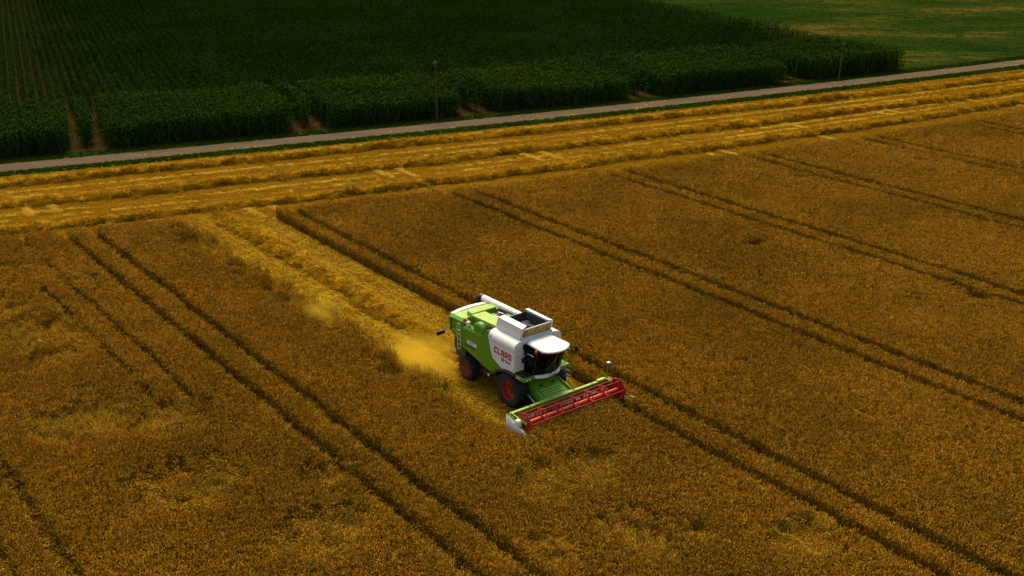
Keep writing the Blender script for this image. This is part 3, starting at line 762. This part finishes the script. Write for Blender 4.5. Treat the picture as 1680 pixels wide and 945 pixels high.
fp = MB().box(.11, .15, -.95, .93, 3.60, 3.66).bar((.13, -.93, 3.62), (.26, -.93, 4.18), .05, .05).bar((.13, .91, 3.62), (.26, .91, 4.18), .05, .05).bar((.25, -.95, 4.15), (.25, .93, 4.15), .04, .05).build('window_frame', 'white', CB, .006)
MB().add([(.135, -.91, 3.65), (.135, .89, 3.65), (.255, .89, 4.14), (.255, -.91, 4.14)], [(0, 1, 2, 3)]).build('tank_window', 'dusty_glass', fp, smooth=0)
MB().bar((-1.72, -.95, 3.62), (-1.72, .93, 3.62), .05, .2).bar((-1.7, -.9, 3.6), (-1.66, -.9, 4.1), .04, .04).build('rear_flap', 'tank', CB, .005)

# --- engine deck
MB().prism([(-3.90, -1.02), (-2.12, -.90), (-1.95, -.90), (-1.95, .95), (-2.5, .98), (-2.72, .02), (-3.30, -.15), (-3.86, -.18)], 'z', 3.50, 3.61).build('engine_hood', 'lime', CB, .015)
for q_ in ((-3.85, -1.95, -.95, -.82), (-2.6, -1.95, .72, .95)): MB().box(*q_, 3.0, 3.51).build('hood_side', 'green', CB, .015)
MB().box(-2.25, -1.90, -1.28, -.96, 3.0, 3.40).build('intake_duct', 'dark', CB, .02)
MB().box(-4.5, -4.04, -.88, .68, 3.0, 3.60).build('air_filter_housing', 'lime', CB, .02)
MB().box(-4.035, -4.0, -.86, .66, 3.02, 3.585).build('housing_front', 'green', CB, .008)
en = MB().box(-3.9, -2.75, -.05, .85, 2.95, 3.28).box(-3.6, -3.0, .1, .6, 3.28, 3.4).build('engine', 'dark', CB, .03)
for k, yy in enumerate((.08, .26, .46)):
    MB().tube([(-3.75, yy, 3.25), (-3.6, yy + .03, 3.44), (-3.25, yy + .08, 3.46), (-3.0, yy + .16, 3.3)], .055, 8).build('pipe', ('steel', 'black', 'steel')[k], en)
MB().tube([(-3.95, .72, 3.1), (-3.7, .78, 3.5), (-2.9, .85, 3.52), (-2.6, .9, 3.3)], .03, 6).build('hose', 'black', en)
dr = MB().lathe([(.0, -.30), (.33, -.30), (.40, -.24), (.41, 0.0), (.38, .02), (0, .02)], (-2.80, -1.14, 3.22), 28).build('cooling_drum', 'green', CB)
MB().lathe([(.0, -.05), (.36, -.05), (.37, 0.25), (0, .25)], (-2.62, -1.08, 3.20), 24).build('radiator_screen', 'wood', dr)
MB().box(-3.5, -2.35, -1.40, -1.32, 3.0, 3.10).build('deck_rail', 'green', CB, .01)

# --- rear hood
prof = [(-4.14, 1.98), (-4.8, 2.22), (-5.16, 2.42), (-5.30, 2.66), (-5.40, 3.02), (-5.34, 3.24), (-5.20, 3.30), (-4.14, 3.34)]
mid = [(p[0] - .10 if p[0] < -5 else p[0], p[1]) for p in prof]
rings = []
for y, sc_ in ((-1.46, 0), (-1.30, .02), (0, .06), (1.30, .02), (1.46, 0)):
    rings.append([(p[0] - (sc_ * 2.2 if p[0] < -5 else 0), y, p[1] + (sc_ if p[1] > 3 else 0) - (.10 if abs(y) > 1.4 and p[1] > 3.2 else 0)) for p in prof])
rh = MB().loft(rings).build('rear_hood', 'green', CB, .02)
MB().loft([[(-5.46 - d, y, 3.27 + h), (-5.14 - d * .3, y, 3.335 + h), (-5.12 - d * .3, y, 3.375 + h), (-5.44 - d, y, 3.325 + h)] for y, d, h in ((-1.28, 0, -.03), (-.7, .08, .02), (0, .11, .035), (.7, .08, .02), (1.28, 0, -.03))]).build('rear_cap', 'white', rh, .01)
MB().loft([[(-5.10, y, 3.335 + h), (-4.16, y, 3.365 + h), (-4.16, y, 3.385 + h), (-5.10, y, 3.355 + h)] for y, h in ((-1.30, -.02), (-1.0, .005), (0, .04), (1.0, .005), (1.30, -.02))]).build('hood_top', 'lime', rh, .008)  # paler plate over the green hood, its brightly lit top painted in
for yy in (-1.0, 1.0):
    MB().box(-5.52, -5.40, yy - .14, yy + .14, 2.72, 2.86).build('tail_light', 'orange', rh, .015)
MB().bar((-5.02, -1.475, 3.2), (-5.20, -1.475, 2.45), .02, .05, (0, 1, 0)).build('hood_seam', 'black', rh)
MB().bar((-5.20, -1.47, 2.60), (-4.2, -1.47, 2.42), .03, .05).build('hood_crease', 'lime', rh, .008)
MB().prism([(-4.2, 1.0), (-5.0, .95), (-5.25, 1.5), (-5.2, 2.40), (-4.2, 2.0)], 'y', -1.22, 1.22).build('straw_chopper', 'black', CB, .03)
sp3 = MB().prism([(-5.0, .98), (-5.7, .86), (-5.72, .92), (-5.0, 1.12)], 'y', -1.15, 1.15).build('spreader_hood', 'dark', CB, .01)
for yy in np.linspace(-1.0, 1.0, 7):
    MB().bar((-5.05, yy, .95), (-5.65, yy * 1.08, .80), .015, .14).build('vane', 'steel', sp3)
# warning board on its arm at the rear corner
wb = MB().tube([(-5.05, -1.42, 2.62), (-5.06, -1.75, 2.66), (-5.08, -1.95, 2.58)], .022, 6).build('board_arm', 'black', CB)
MB().box(-5.10, -5.05, -2.42, -1.92, 2.40, 2.60, Matrix.Translation((0, 0, 0)) @ Matrix.Rotation(0, 4, 'X')).build('warning_board', 'black', wb, .01)

# --- rear ladder, rails and bits on the deck
ld = MB().tube([(-4.40, -1.56, 1.62), (-4.41, -1.60, 2.9), (-4.36, -1.58, 3.12), (-4.22, -1.56, 3.14), (-4.16, -1.58, 2.95), (-4.12, -1.58, 1.78)], .022, 6).build('ladder', 'lampglass', CB)
for z in (1.72, 1.98, 2.24, 2.50, 2.76):
    MB().box(-4.40, -4.13, -1.62, -1.54, z, z + .03).build('rung', 'lime', ld)
rl = MB().tube([(-4.05, -1.42, 3.0), (-4.05, -1.42, 3.48), (-3.75, -1.42, 3.52), (-3.45, -1.42, 3.48), (-3.45, -1.42, 3.0)], .018, 6).tube([(-4.05, -1.42, 3.26), (-3.45, -1.42, 3.26)], .014, 6).build('hand_rail', 'lime', CB)
MB().tube([(-4.1, -1.1, 3.3), (-4.1, -1.1, 3.75), (-3.95, -1.15, 3.82)], .016, 6).build('hand_rail', 'lime', CB)
MB().box(-3.95, -3.72, -1.36, -1.18, 3.0, 3.32).build('fluid_tank', 'lampglass', CB, .03)
bc = MB().cyl((-4.0, -1.28, 3.3), (-4.0, -1.28, 3.42), .05, .045, 12).build('beacon', 'orange', CB)
MB().cyl((-4.0, -1.28, 3.0), (-4.0, -1.28, 3.3), .018, n=8).build('stem', 'dark', bc)

# --- unloading auger folded back along the left side
au = MB().cyl((-5.75, 1.08, 3.44), (-1.6, 1.22, 3.40), .19, .19, 20).build('unloading_auger', 'white', CB)
MB().tube([(-5.70, 1.08, 3.44), (-5.92, 1.07, 3.45), (-6.05, 1.05, 3.36), (-6.10, 1.03, 3.16)], [.20, .21, .21, .20], 14).build('auger_spout', 'black', au)
MB().cyl((-2.9, 1.175, 3.412), (-2.82, 1.178, 3.411), .215, .215, 20).build('auger_flange', 'white', au)
MB().bar((-4.6, 1.1, 3.0), (-4.6, 1.1, 3.3), .06, .25).build('auger_rest', 'dark', au)

# --- wheels
def wheel(x, y, z, r, w, s, lugs):
    hub = MB().cyl((x, y + s * w * .10, z), (x, y + s * w * .30, z), r * .17, r * .15, 16).cyl((x, y - s * w * .5, z), (x, y + s * w * .1, z), r * .13, r * .13, 12).build('wheel', 'rim', CB)
    rr = r * .56
    rim = MB().lathe([(rr * 1.02, s * w * .46), (rr * .96, s * w * .47), (rr * .93, s * w * .40), (rr * .86, s * w * .12), (rr * .60, s * w * .02), (rr * .30, s * w * .10), (0, s * w * .10)], (x, y, z), 32).lathe([(rr * 1.02, -s * w * .46), (rr * .95, -s * w * .47), (rr * .88, -s * w * .1), (rr * .6, s * w * .0)], (x, y, z), 32).build('rim', 'rim', hub)
    ty = MB().lathe([(rr, w * .44), (rr * 1.03, w * .485), (r * .72, w * .53), (r * .86, w * .51), (r * .925, w * .44), (r * .945, w * .2), (r * .95, 0), (r * .945, -w * .2), (r * .925, -w * .44), (r * .86, -w * .51), (r * .72, -w * .53), (rr * 1.03, -w * .485), (rr, -w * .44)], (x, y, z), 40)
    for i in range(lugs):
        for side in (-1, 1):
            t0 = 2 * math.pi * (i + (.5 if side > 0 else 0)) / lugs; V = []
            for (u, dt, rad, wd) in ((.03, .20, 1.0, .055), (.30, .09, 1.0, .055), (.50, .0, .985, .06), (.535, -.02, .86, .06)):
                for (dd, rd) in ((-wd, rad * r), (wd, rad * r), (wd, rad * r - .05), (-wd, rad * r - .05)):
                    t = t0 - dt + dd / r; V.append((x + rd * math.cos(t), y + side * u * w, z + rd * math.sin(t)))
            ty.loft([V[k * 4:k * 4 + 4] for k in range(4)])
    ty.build('tyre', 'tyre', hub, smooth=30)
    for i in range(8):
        t = 2 * math.pi * i / 8
        MB().cyl((x + r * .25 * math.cos(t), y + s * w * .06, z + r * .25 * math.sin(t)), (x + r * .25 * math.cos(t), y + s * w * .12, z + r * .25 * math.sin(t)), .022, n=6).build('wheel_nut', 'dark', hub)
for s in (-1, 1):
    wheel(-.20, s * 1.23, .89, .93, .64, s, 20)
    wheel(-3.88, s * 1.22, .64, .66, .50, s, 18)
MB().cyl((-.20, -1.2, .89), (-.20, 1.2, .89), .16, n=14).build('front_axle', 'dark', CB)
MB().cyl((-3.88, -1.2, .64), (-3.88, 1.2, .64), .11, n=14).box(-4.0, -3.76, -.5, .5, .5, .95).build('rear_axle', 'dark', CB, .01)
ft = MB().cyl((-2.35, -1.30, .98), (-2.35, -.6, .98), .2, n=18).box(-2.9, -1.6, -1.25, -.7, 1.15, 1.5).box(-1.75, -1.35, -1.3, -.7, .75, 1.25).build('belly_tank', 'black', CB, .02)
MB().cyl((-2.05, -1.34, 1.0), (-2.05, -1.30, 1.0), .085, n=16).build('work_lamp', 'lampglass', ft)
MB().cyl((-2.05, -1.30, 1.0), (-2.05, -1.1, 1.0), .11, n=16).build('lamp_body', 'black', ft)

# --- cab
CBX = .32
def xf(y, x0, bulge): return x0 - bulge * (abs(y) / .86) ** 2.4
ys = np.linspace(-.86, .86, 15)
lower = [(xf(y, 1.24, .30), y, 1.96) for y in ys]; upper = [(xf(y, 1.72, .36), y, 3.36) for y in ys]
wmid = [(xf(y, 1.46, .32), y * 1.02, 2.6) for y in ys]
fl_ = MB().prism([(CBX, -.86)] + [(p[0], p[1]) for p in lower] + [(CBX, .86)], 'z', 1.88, 1.95).build('cab_floor', 'dark', CB, .01)
ws = MB(); n_ = len(ys)
ws.v = [tuple(p) for p in lower + wmid + upper]; ws.f = [(r * n_ + i, r * n_ + i + 1, (r + 1) * n_ + i + 1, (r + 1) * n_ + i) for r in (0, 1) for i in range(n_ - 1)]
ws.build('windscreen', 'glass', CB, smooth=60)
MB().box(CBX - .01, CBX + .03, -.86, .86, 1.95, 3.38).build('cab_back', 'black', CB)
for s in (-1, 1):
    lo, mi, up = (lower[0], wmid[0], upper[0]) if s < 0 else (lower[-1], wmid[-1], upper[-1])
    sw = MB().add([(CBX + .03, s * .87, 1.96), lo, mi, up, (CBX + .03, s * .87, 3.36)], [(0, 1, 2, 3, 4)]).build('side_window', 'glass', CB, smooth=0)
    MB().tube([lo, mi, up], .03, 8).build('pillar', 'black', CB)
    MB().bar((CBX + .06, s * .875, 1.95), (CBX + .06, s * .875, 3.37), .05, .09, (0, 1, 0)).bar((CBX + .06, s * .875, 2.62), (lo[0] + .12, s * .87, 2.62), .02, .04).build('door_frame', 'black', sw, .005)
rf = []
for z, gx, k in ((3.41, -.05, .97), (3.435, .02, 1.01), (3.49, .01, 1.0), (3.535, -.07, .93), (3.565, -.25, .75)):
    ring = [(xf(y, 2.10, .42) + gx, y * k * .98, z - .02 * 0) for y in ys] + [(CBX + .12, .80 * k, z), (CBX - .02 - gx * .2, .62 * k, z), (CBX - .06 - gx * .4, 0, z), (CBX - .02 - gx * .2, -.62 * k, z), (CBX + .12, -.80 * k, z)]
    rf.append(ring)
roof = MB().loft(rf).build('cab_roof', 'white', CB, smooth=50)
for yy in (-.62, -.42, .42, .62):
    MB().cyl((xf(yy, 2.00, .42), yy, 3.405), (xf(yy, 2.02, .42), yy, 3.375), .05, .05, 12).build('roof_lamp', 'lampglass', roof)
for s in (-1, 1):
    b_ = MB().cyl((1.30, s * .93, 3.30), (1.30, s * .93, 3.44), .062, .05, 12).build('beacon', 'orange', CB)
    MB().cyl((1.30, s * .93, 3.22), (1.30, s * .93, 3.30), .05, n=10).build('beacon_base', 'black', b_)
    mx_, mo = (1.55, .0) if s > 0 else (.62, -.22)
    m_ = MB().tube([(mx_, s * .86, 3.28 + mo), (mx_ + .15, s * 1.10, 3.30 + mo), (mx_ + .16, s * 1.30, 3.22 + mo)], .02, 6).build('mirror_arm', 'black', CB)
    MB().box(mx_ + .12, mx_ + .19, *sorted((s * 1.20, s * 1.40)), 2.92 + mo, 3.22 + mo).build('mirror', 'black', m_, .02)
MB().tube([(.42, -.92, 2.85), (.55, -1.02, 2.95), (.62, -1.1, 2.92)], .03, 6).build('side_camera', 'black', CB)
MB().box(.62, 1.15, -.98, -.92, 3.02, 3.09).build('grab_rail', 'grey', CB, .02)
bp = MB().loft([[(xf(y, 1.30, .34) + dx, y, z) for dx, z in ((0, 1.80), (.05, 1.82), (.06, 1.93), (.02, 1.97), (-.05, 1.97), (-.05, 1.80))] for y in np.linspace(-.80, .86, 15)]).build('bumper', 'white', CB, smooth=50)
block_word('CLAAS', .46, .09, bp, 1.362, -.16, 1.845, 'front')
MB().tube([(xf(.2, 1.56, .33), .2, 2.0), (xf(0, 1.60, .33) - .05, -.06, 2.55), (xf(0, 1.60, .33) - .02, -.05, 2.75)], .012, 6).build('wiper', 'black', CB)
pf = MB().box(.33, 1.06, -1.48, -.84, 1.78, 1.98).build('platform', 'green', CB, .02)
MB().box(.40, 1.0, -1.44, -.88, 1.981, 1.990).build('tread_plate', 'dark', pf)
for x_ in (.55, .72): MB().cyl((x_, -1.482, 1.87), (x_, -1.50, 1.87), .05, n=12).build('lamp', 'lampglass', pf)
for yy in (-1.3, -1.12): MB().cyl((1.062, yy, 1.87), (1.08, yy, 1.87), .055, n=12).build('lamp', 'lampglass', pf)
MB().box(.33, 1.0, .88, 1.5, 1.78, 1.95).build('platform', 'green', CB, .02)
ll = MB().tube([(.95, 1.5, 2.75), (.95, 1.52, 1.9), (1.05, 1.56, 1.15)], .035, 6).tube([(.55, 1.5, 2.75), (.55, 1.52, 1.9), (.65, 1.56, 1.15)], .03, 6).build('cab_ladder', 'green', CB)
for z in (1.2, 1.45, 1.7): MB().box(.58, 1.03, 1.46, 1.62, z, z + .03).build('rung', 'dark', ll)
st_ = MB().box(.45, .95, -.27, .27, 2.38, 2.50).prism([(.42, 2.48), (.56, 2.48), (.48, 3.12), (.36, 3.10)], 'y', -.25, .25).box(.55, .85, -.2, .2, 1.95, 2.38).build('seat', 'fabric', CB, .04)
MB().tube([(1.32, 0, 1.96), (1.22, 0, 2.45), (1.12, 0, 2.62)], .04, 8).build('steering_column', 'black', CB)
MB().lathe([(.20, -.014), (.214, 0), (.20, .014), (.186, 0), (.20, -.014)], (0, 0, 0), 24, 'z').build('steering_wheel', 'black', CB).matrix_local = Matrix.Translation((1.10, 0, 2.66)) @ Matrix.Rotation(R(-55), 4, 'Y')
MB().box(.75, 1.15, -.55, -.34, 2.45, 2.55).box(1.15, 1.2, -.62, -.36, 2.55, 2.85).build('control_console', 'grey', CB, .02)

# --- feeder house
fh = MB().loft([[(.35, s * .72, 1.15), (.35, s * .72, 1.72)] if 0 else [(x, -w, z0), (x, w, z0), (x, w, z1), (x, -w, z1)] for x, w, z0, z1 in ((.25, .72, .85, 1.62), (.85, .78, .70, 1.34), (1.95, .95, .38, .90))]).build('feeder_house', 'green', CB, .02)
def fz(x): return 1.34 + (x - .85) * (.90 - 1.34) / 1.10
for yy in (-.36, .40):
    MB().lathe([(0, .012), (.085, .012), (.10, 0), (.085, -.01)], (1.0, yy, fz(1.0) + .012), 16, 'z').build('inspection_cap', 'black', fh)
for k, x in enumerate((1.28, 1.43, 1.58)):
    MB().bar((x, -.62, fz(x) + .022), (x, .62, fz(x) + .022), .09, .05, (0, 0, 1)).build('rib', 'lime', fh, .008)
for s in (-1, 1):
    MB().bar((.9, s * .80, fz(.9) + .06), (1.9, s * .93, .99), .07, .12).build('edge_beam', 'green', fh, .01)
MB().box(1.80, 1.96, -1.05, 1.05, .78, 1.02).build('coupling_frame', 'lime', fh, .015)
for s in (-1, 1): MB().cyl((.6, s * .95, .9), (1.75, s * 1.05, .55), .06, n=10).build('lift_cylinder', 'steel', fh)
MB().tube([(.4, .98, 1.5), (.9, 1.1, 1.35), (1.5, 1.12, 1.12), (2.0, 1.0, 1.02)], .03, 6).build('hydraulic_hose', 'black', fh)

# --- cutting table
YW = 3.06
hd = MB().prism([(1.96, .30), (1.96, 1.00), (2.02, 1.00), (2.04, .42), (2.3, .30), (2.7, .26), (3.25, .17), (3.25, .13), (2.6, .18)], 'y', -YW, YW).build('cutting_table', 'green', CB, .01)
MB().box(1.93, 2.09, -YW, YW, .985, 1.06).build('top_beam', 'lime', hd, .015)
for yy in (-1.9, -.5, .9, 2.1): MB().box(1.925, 2.10, yy - .02, yy + .02, 1.061, 1.075).build('beam_seam', 'dark', hd)
MB().cyl((2.38, -2.9, .62), (2.38, 2.9, .62), .16, n=16).build('cross_auger', 'tank', hd)
fl2 = MB()
for side in (-1, 1):
    for k in range(48):
        t0, t1 = k * .55, (k + 1) * .55
        for a_, b_ in ((t0, t1),):
            y0, y1 = side * (2.9 - k * .05), side * (2.9 - (k + 1) * .05)
            fl2.add([(2.38 + .16 * math.cos(t0), y0, .62 + .16 * math.sin(t0)), (2.38 + .29 * math.cos(t0), y0, .62 + .29 * math.sin(t0)), (2.38 + .29 * math.cos(t1), y1, .62 + .29 * math.sin(t1)), (2.38 + .16 * math.cos(t1), y1, .62 + .16 * math.sin(t1))], [(0, 1, 2, 3)])
fl2.build('auger_flight', 'tank', hd, smooth=0)
kn = MB().box(3.22, 3.28, -YW, YW, .12, .14)
for yy in np.arange(-3.0, 3.01, .15): kn.prism([(3.27, yy - .03), (3.40, yy), (3.27, yy + .03)], 'z', .12, .145)
kn.build('knife_bar', 'dark', hd, smooth=0)
for s in (-1, 1):
    # end wall and divider
    MB().prism([(1.96, .16), (1.94, 1.02), (2.3, .98), (3.2, .60), (3.4, .30), (3.3, .13)], 'y', *sorted((s * 3.06, s * 3.11))).build('end_wall', 'green', hd, .01)
    rg = []
    for x, zc, hw, hz in ((1.88, .64, .04, .30), (2.00, .64, .08, .36), (2.4, .60, .10, .33), (2.9, .52, .085, .26), (3.35, .44, .055, .16), (3.62, .42, .02, .05)):
        yc = s * (3.13 + hw)
        rg.append([(x, yc + hw * math.cos(t), zc + hz * math.copysign(abs(math.sin(t)) ** .7, math.sin(t))) for t in np.linspace(0, 2 * math.pi, 12, endpoint=False)])
    dv = MB().loft(rg).build('crop_divider', 'white', hd, smooth=50)
    MB().tube([(3.55, s * 3.15, .42), (3.78, s * 3.16, .72), (3.98, s * 3.18, .74), (4.30, s * 3.20, .52)], [.03, .028, .026, .016], 6).build('divider_tip', 'steel', dv)
    MB().tube([(1.95, s * 3.26, 1.04), (2.5, s * 3.28, .99), (3.0, s * 3.22, .74), (3.45, s * 3.14, .33)], .025, 6).build('edge_tube', 'lime', dv)
    # reel arm
    arm = MB().bar((1.98, s * 3.03, 1.05), (3.25, s * 3.03, .98), .05, .10).build('reel_arm', 'lime', hd, .008)
    MB().cyl((2.05, s * 3.0, .72), (2.65, s * 3.03, 1.0), .03, n=8).build('reel_ram', 'steel', arm)
cv = MB().loft([[(2.78 + .17 * math.copysign(abs(math.cos(t)) ** .6, math.cos(t)) * k, -3.10 - d, .88 + .20 * math.copysign(abs(math.sin(t)) ** .6, math.sin(t)) * k) for t in np.linspace(0, 6.283, 16, endpoint=False)] for d, k in ((0, 1), (.14, 1), (.17, .85))]).build('drive_cover', 'white', hd, smooth=50)
MB().tube([(1.98, -3.0, 1.02), (2.15, -3.12, 1.12), (2.4, -3.1, 1.02), (2.6, -3.1, .92)], .025, 6).build('hydraulic_hose', 'black', hd)
mp_ = MB().tube([(1.98, 3.05, 1.02), (1.98, 3.12, 1.25), (2.0, 3.22, 1.85)], .028, 6).build('marker_post', 'green', hd)
MB().box(1.92, 2.08, 3.13, 3.31, 1.86, 1.91).build('marker_lamp', 'white', mp_, .02)
MB().box(1.95, 2.05, 3.16, 3.28, 1.68, 1.86).build('marker_back', 'grey', mp_, .02)
MB().box(1.92, 2.12, 2.45, 2.95, 1.06, 1.13).build('hose_cover', 'lime', hd, .02)

# --- reel
RX, RZ, RR = 3.02, .90, .50
reel = MB().cyl((RX, -2.98, RZ), (RX, 2.98, RZ), .085, n=18).build('reel', 'redo', CB)
def hexring(y, r, th, off=.26):
    return [[(RX + r * math.cos(off + k * math.pi / 3), y + d, RZ + r * math.sin(off + k * math.pi / 3)) for k in range(6)] for d in (-th, th)]
for s in (-1, 1):
    MB().loft(hexring(s * 2.97, .60, .018)).build('reel_end', 'red', reel, .01)
for yy in (-1.95, -.98, 0.0, .98, 1.95):
    sp4 = MB()
    for k in range(6):
        t = .26 + k * math.pi / 3; t2 = t + math.pi / 3
        p = (RX + RR * math.cos(t), yy, RZ + RR * math.sin(t)); q = (RX + RR * math.cos(t2), yy, RZ + RR * math.sin(t2))
        sp4.bar(p, q, .035, .05, (0, 1, 0)).bar((RX + .07 * math.cos(t), yy, RZ + .07 * math.sin(t)), p, .035, .07, (0, 1, 0))
    sp4.cyl((RX, yy - .05, RZ), (RX, yy + .05, RZ), .12, n=16)
    sp4.build('reel_spider', 'red', reel, .004)
for k in range(6):
    t = .26 + k * math.pi / 3; bx_, bz_ = RX + RR * math.cos(t), RZ + RR * math.sin(t)
    tb = MB().cyl((bx_, -2.95, bz_), (bx_, 2.95, bz_), .024, n=8)
    for yy in np.arange(-2.88, 2.9, .15): tb.bar((bx_, yy, bz_), (bx_ - .07, yy, bz_ - .24), .012, .012)
    tb.build('tine_bar', 'red', reel)

# ------------------------------------------------------------------ the driver
def person():
    pr = empty('person', (0, 0, 0)); Mx = Matrix.Translation(W3(30.9, 38.165)) @ Matrix.Rotation(HEAD, 4, 'Z') @ Matrix.Translation((.66, 0, 2.50))
    pr.matrix_world = Mx
    tag(pr, 'person sitting at the wheel behind the dark glass of the combine cab', 'person')
    V = [(0, 0, .10), (-.03, 0, .28), (-.06, 0, .46), (-.06, 0, .54), (-.04, 0, .62)]; Rd = [.15, .145, .15, .055, .055]; E_ = [(0, 1), (1, 2), (2, 3), (3, 4)]
    def chain(start, pts):
        k = start
        for (p, r) in pts:
            V.append(p); Rd.append(r); E_.append((k, len(V) - 1)); k = len(V) - 1
        return k
    for s in (-1, 1):
        chain(0, [((.08, s * .09, .07), .095), ((.42, s * .11, .08), .07), ((.50, s * .11, -.15), .055), ((.54, s * .11, -.42), .042), ((.66, s * .12, -.46), .035)])
        e = chain(2, [((-.05, s * .19, .45), .065), ((.08, s * .25, .22), .048), ((.30, s * .18, .24), .036), ((.37, s * .16, .25), .028)])
        for j, (dx, dz) in enumerate(((.06, .03), (.075, .015), (.075, .0), (.06, -.012))):
            chain(e, [((.37 + dx * .6, s * (.15 - .012 * j), .25 + dz), .011), ((.37 + dx, s * (.14 - .012 * j), .235 + dz), .009)])
        chain(e, [((.385, s * .125, .275), .011), ((.42, s * .11, .28), .009)])
    me = bpy.data.meshes.new('body'); me.from_pydata(V, E_, [])
    o = bpy.data.objects.new('body', me); COL.objects.link(o); o.parent = pr
    sk = o.modifiers.new('skin', 'SKIN'); sk.use_smooth_shade = True
    for i, r in enumerate(Rd): me.skin_vertices[0].data[i].radius = (r, r); me.skin_vertices[0].data[i].use_root = (i == 0)
    o.modifiers.new('sub', 'SUBSURF').levels = 1; o.modifiers['sub'].render_levels = 1
    k = NT('clothed_figure'); sx = k.new('ShaderNodeSeparateXYZ'); k.link(k.obj(), sx.inputs[0])
    up = k.ramp(sx.outputs[2], [(.0, (.02, .022, .03)), (.14, (.02, .022, .03)), (.15, (.05, .09, .16)), (.50, (.05, .09, .16)), (.51, (.42, .24, .16))])
    hx = k.ramp(sx.outputs[0], [(.0, (0, 0, 0)), (.17, (0, 0, 0)), (.18, (1, 1, 1))]); zz = k.ramp(sx.outputs[2], [(.17, (0, 0, 0)), (.18, (1, 1, 1))])
    k.color(k.mix(k.mix(1., hx, zz, 'MULTIPLY'), up, (.42, .24, .16))); k.set(.8); me.materials.append(k.m)
    hdm = MB(); rg = []
    for z, rx, ry, ox in ((.58, .035, .03, .03), (.60, .07, .055, .015), (.65, .088, .07, .0), (.70, .095, .076, -.005), (.75, .095, .078, -.01), (.79, .08, .068, -.012), (.815, .045, .04, -.012)):
        rg.append([(ox - .01 + rx * math.cos(t) + (.022 * math.exp(-((z - .675) / .02) ** 2) * math.exp(-(t / .25) ** 2) if t < 3.2 else .022 * math.exp(-((z - .675) / .02) ** 2) * math.exp(-((t - 6.283) / .25) ** 2)), ry * math.sin(t), z) for t in np.linspace(0, 6.283, 20, endpoint=False)])
    k2 = NT('skin'); k2.color((.42, .24, .16)); k2.set(.6)
    h = hdm.loft(rg).build('head', k2.m, pr, smooth=70)
    for s in (-1, 1):
        MB().cyl((.075, s * .03, .705), (.082, s * .03, .705), .011, n=8).build('eye', 'letter_black', h)
        MB().bar((-.005, s * .074, .67), (-.012, s * .084, .72), .02, .03).build('ear', k2.m, h)
    MB().box(.070, .082, -.022, .022, .632, .640).build('mouth', 'letter_red', h)
    MB().loft([[(-.022 + (rx + .008) * math.cos(t), (ry + .008) * math.sin(t), z + (.0 if math.cos(t) < .3 else .02)) for t in np.linspace(0, 6.283, 20, endpoint=False)] for z, rx, ry in ((.735, .092, .078), (.77, .090, .076), (.80, .075, .064), (.828, .03, .03))]).build('hair', 'wood', h, smooth=70)
person()

# ------------------------------------------------------------------ chaff dust blown out behind the machine
def dust(label, l_, a_, z_, rx, ry, rz_, dens, rot, nscale):
    mb = MB(); rg = []
    for th in np.linspace(.12, math.pi - .12, 9):
        rg.append([(math.sin(th) * math.cos(t), math.sin(th) * math.sin(t), -math.cos(th)) for t in np.linspace(0, 6.283, 20, endpoint=False)])
    k = NT('chaff_dust_' + str(l_)); k.n.remove(k.b)
    pv = k.new('ShaderNodeVolumePrincipled'); pv.inputs['Color'].default_value = (1.0, .70, .05, 1); pv.inputs['Anisotropy'].default_value = .2
    ob = k.obj(); ln = k.new('ShaderNodeVectorMath', operation='LENGTH'); k.link(ob, ln.inputs[0])
    fall = k.new('ShaderNodeMapRange', interpolation_type='SMOOTHSTEP'); k.link(ln.outputs['Value'], fall.inputs[0]); fall.inputs[1].default_value = 1.0; fall.inputs[2].default_value = .15
    nz = k.ramp(k.noise(nscale, 4, .6, ob), [(.32, (0, 0, 0)), (.72, (1, 1, 1))])
    mm = k.new('ShaderNodeMath', operation='MULTIPLY'); k.link(fall.outputs[0], mm.inputs[0]); k.link(nz, mm.inputs[1])
    m2 = k.new('ShaderNodeMath', operation='MULTIPLY'); k.link(mm.outputs[0], m2.inputs[0]); m2.inputs[1].default_value = dens
    k.link(m2.outputs[0], pv.inputs['Density']); k.link(pv.outputs[0], k.out.inputs['Volume'])
    o = mb.loft(rg).build('dust_cloud', k.m, smooth=60)
    o.location = W3(l_, a_, z_); o.scale = (rx, ry, rz_); o.rotation_euler = (0, 0, rot)
    return tag(o, label, 'dust', kind='stuff')
dust('bright yellow chaff dust billowing behind the rear wheel of the combine', 28.6, 44.7, .75, 3.7, 2.3, 1.0, 1.25, HEAD, 1.25)
dust('thin pale wisp of dust drifting beside the cut strip', 26.6, 52.5, 1.3, 2.2, 1.3, 1.0, .5, HEAD, 1.4)
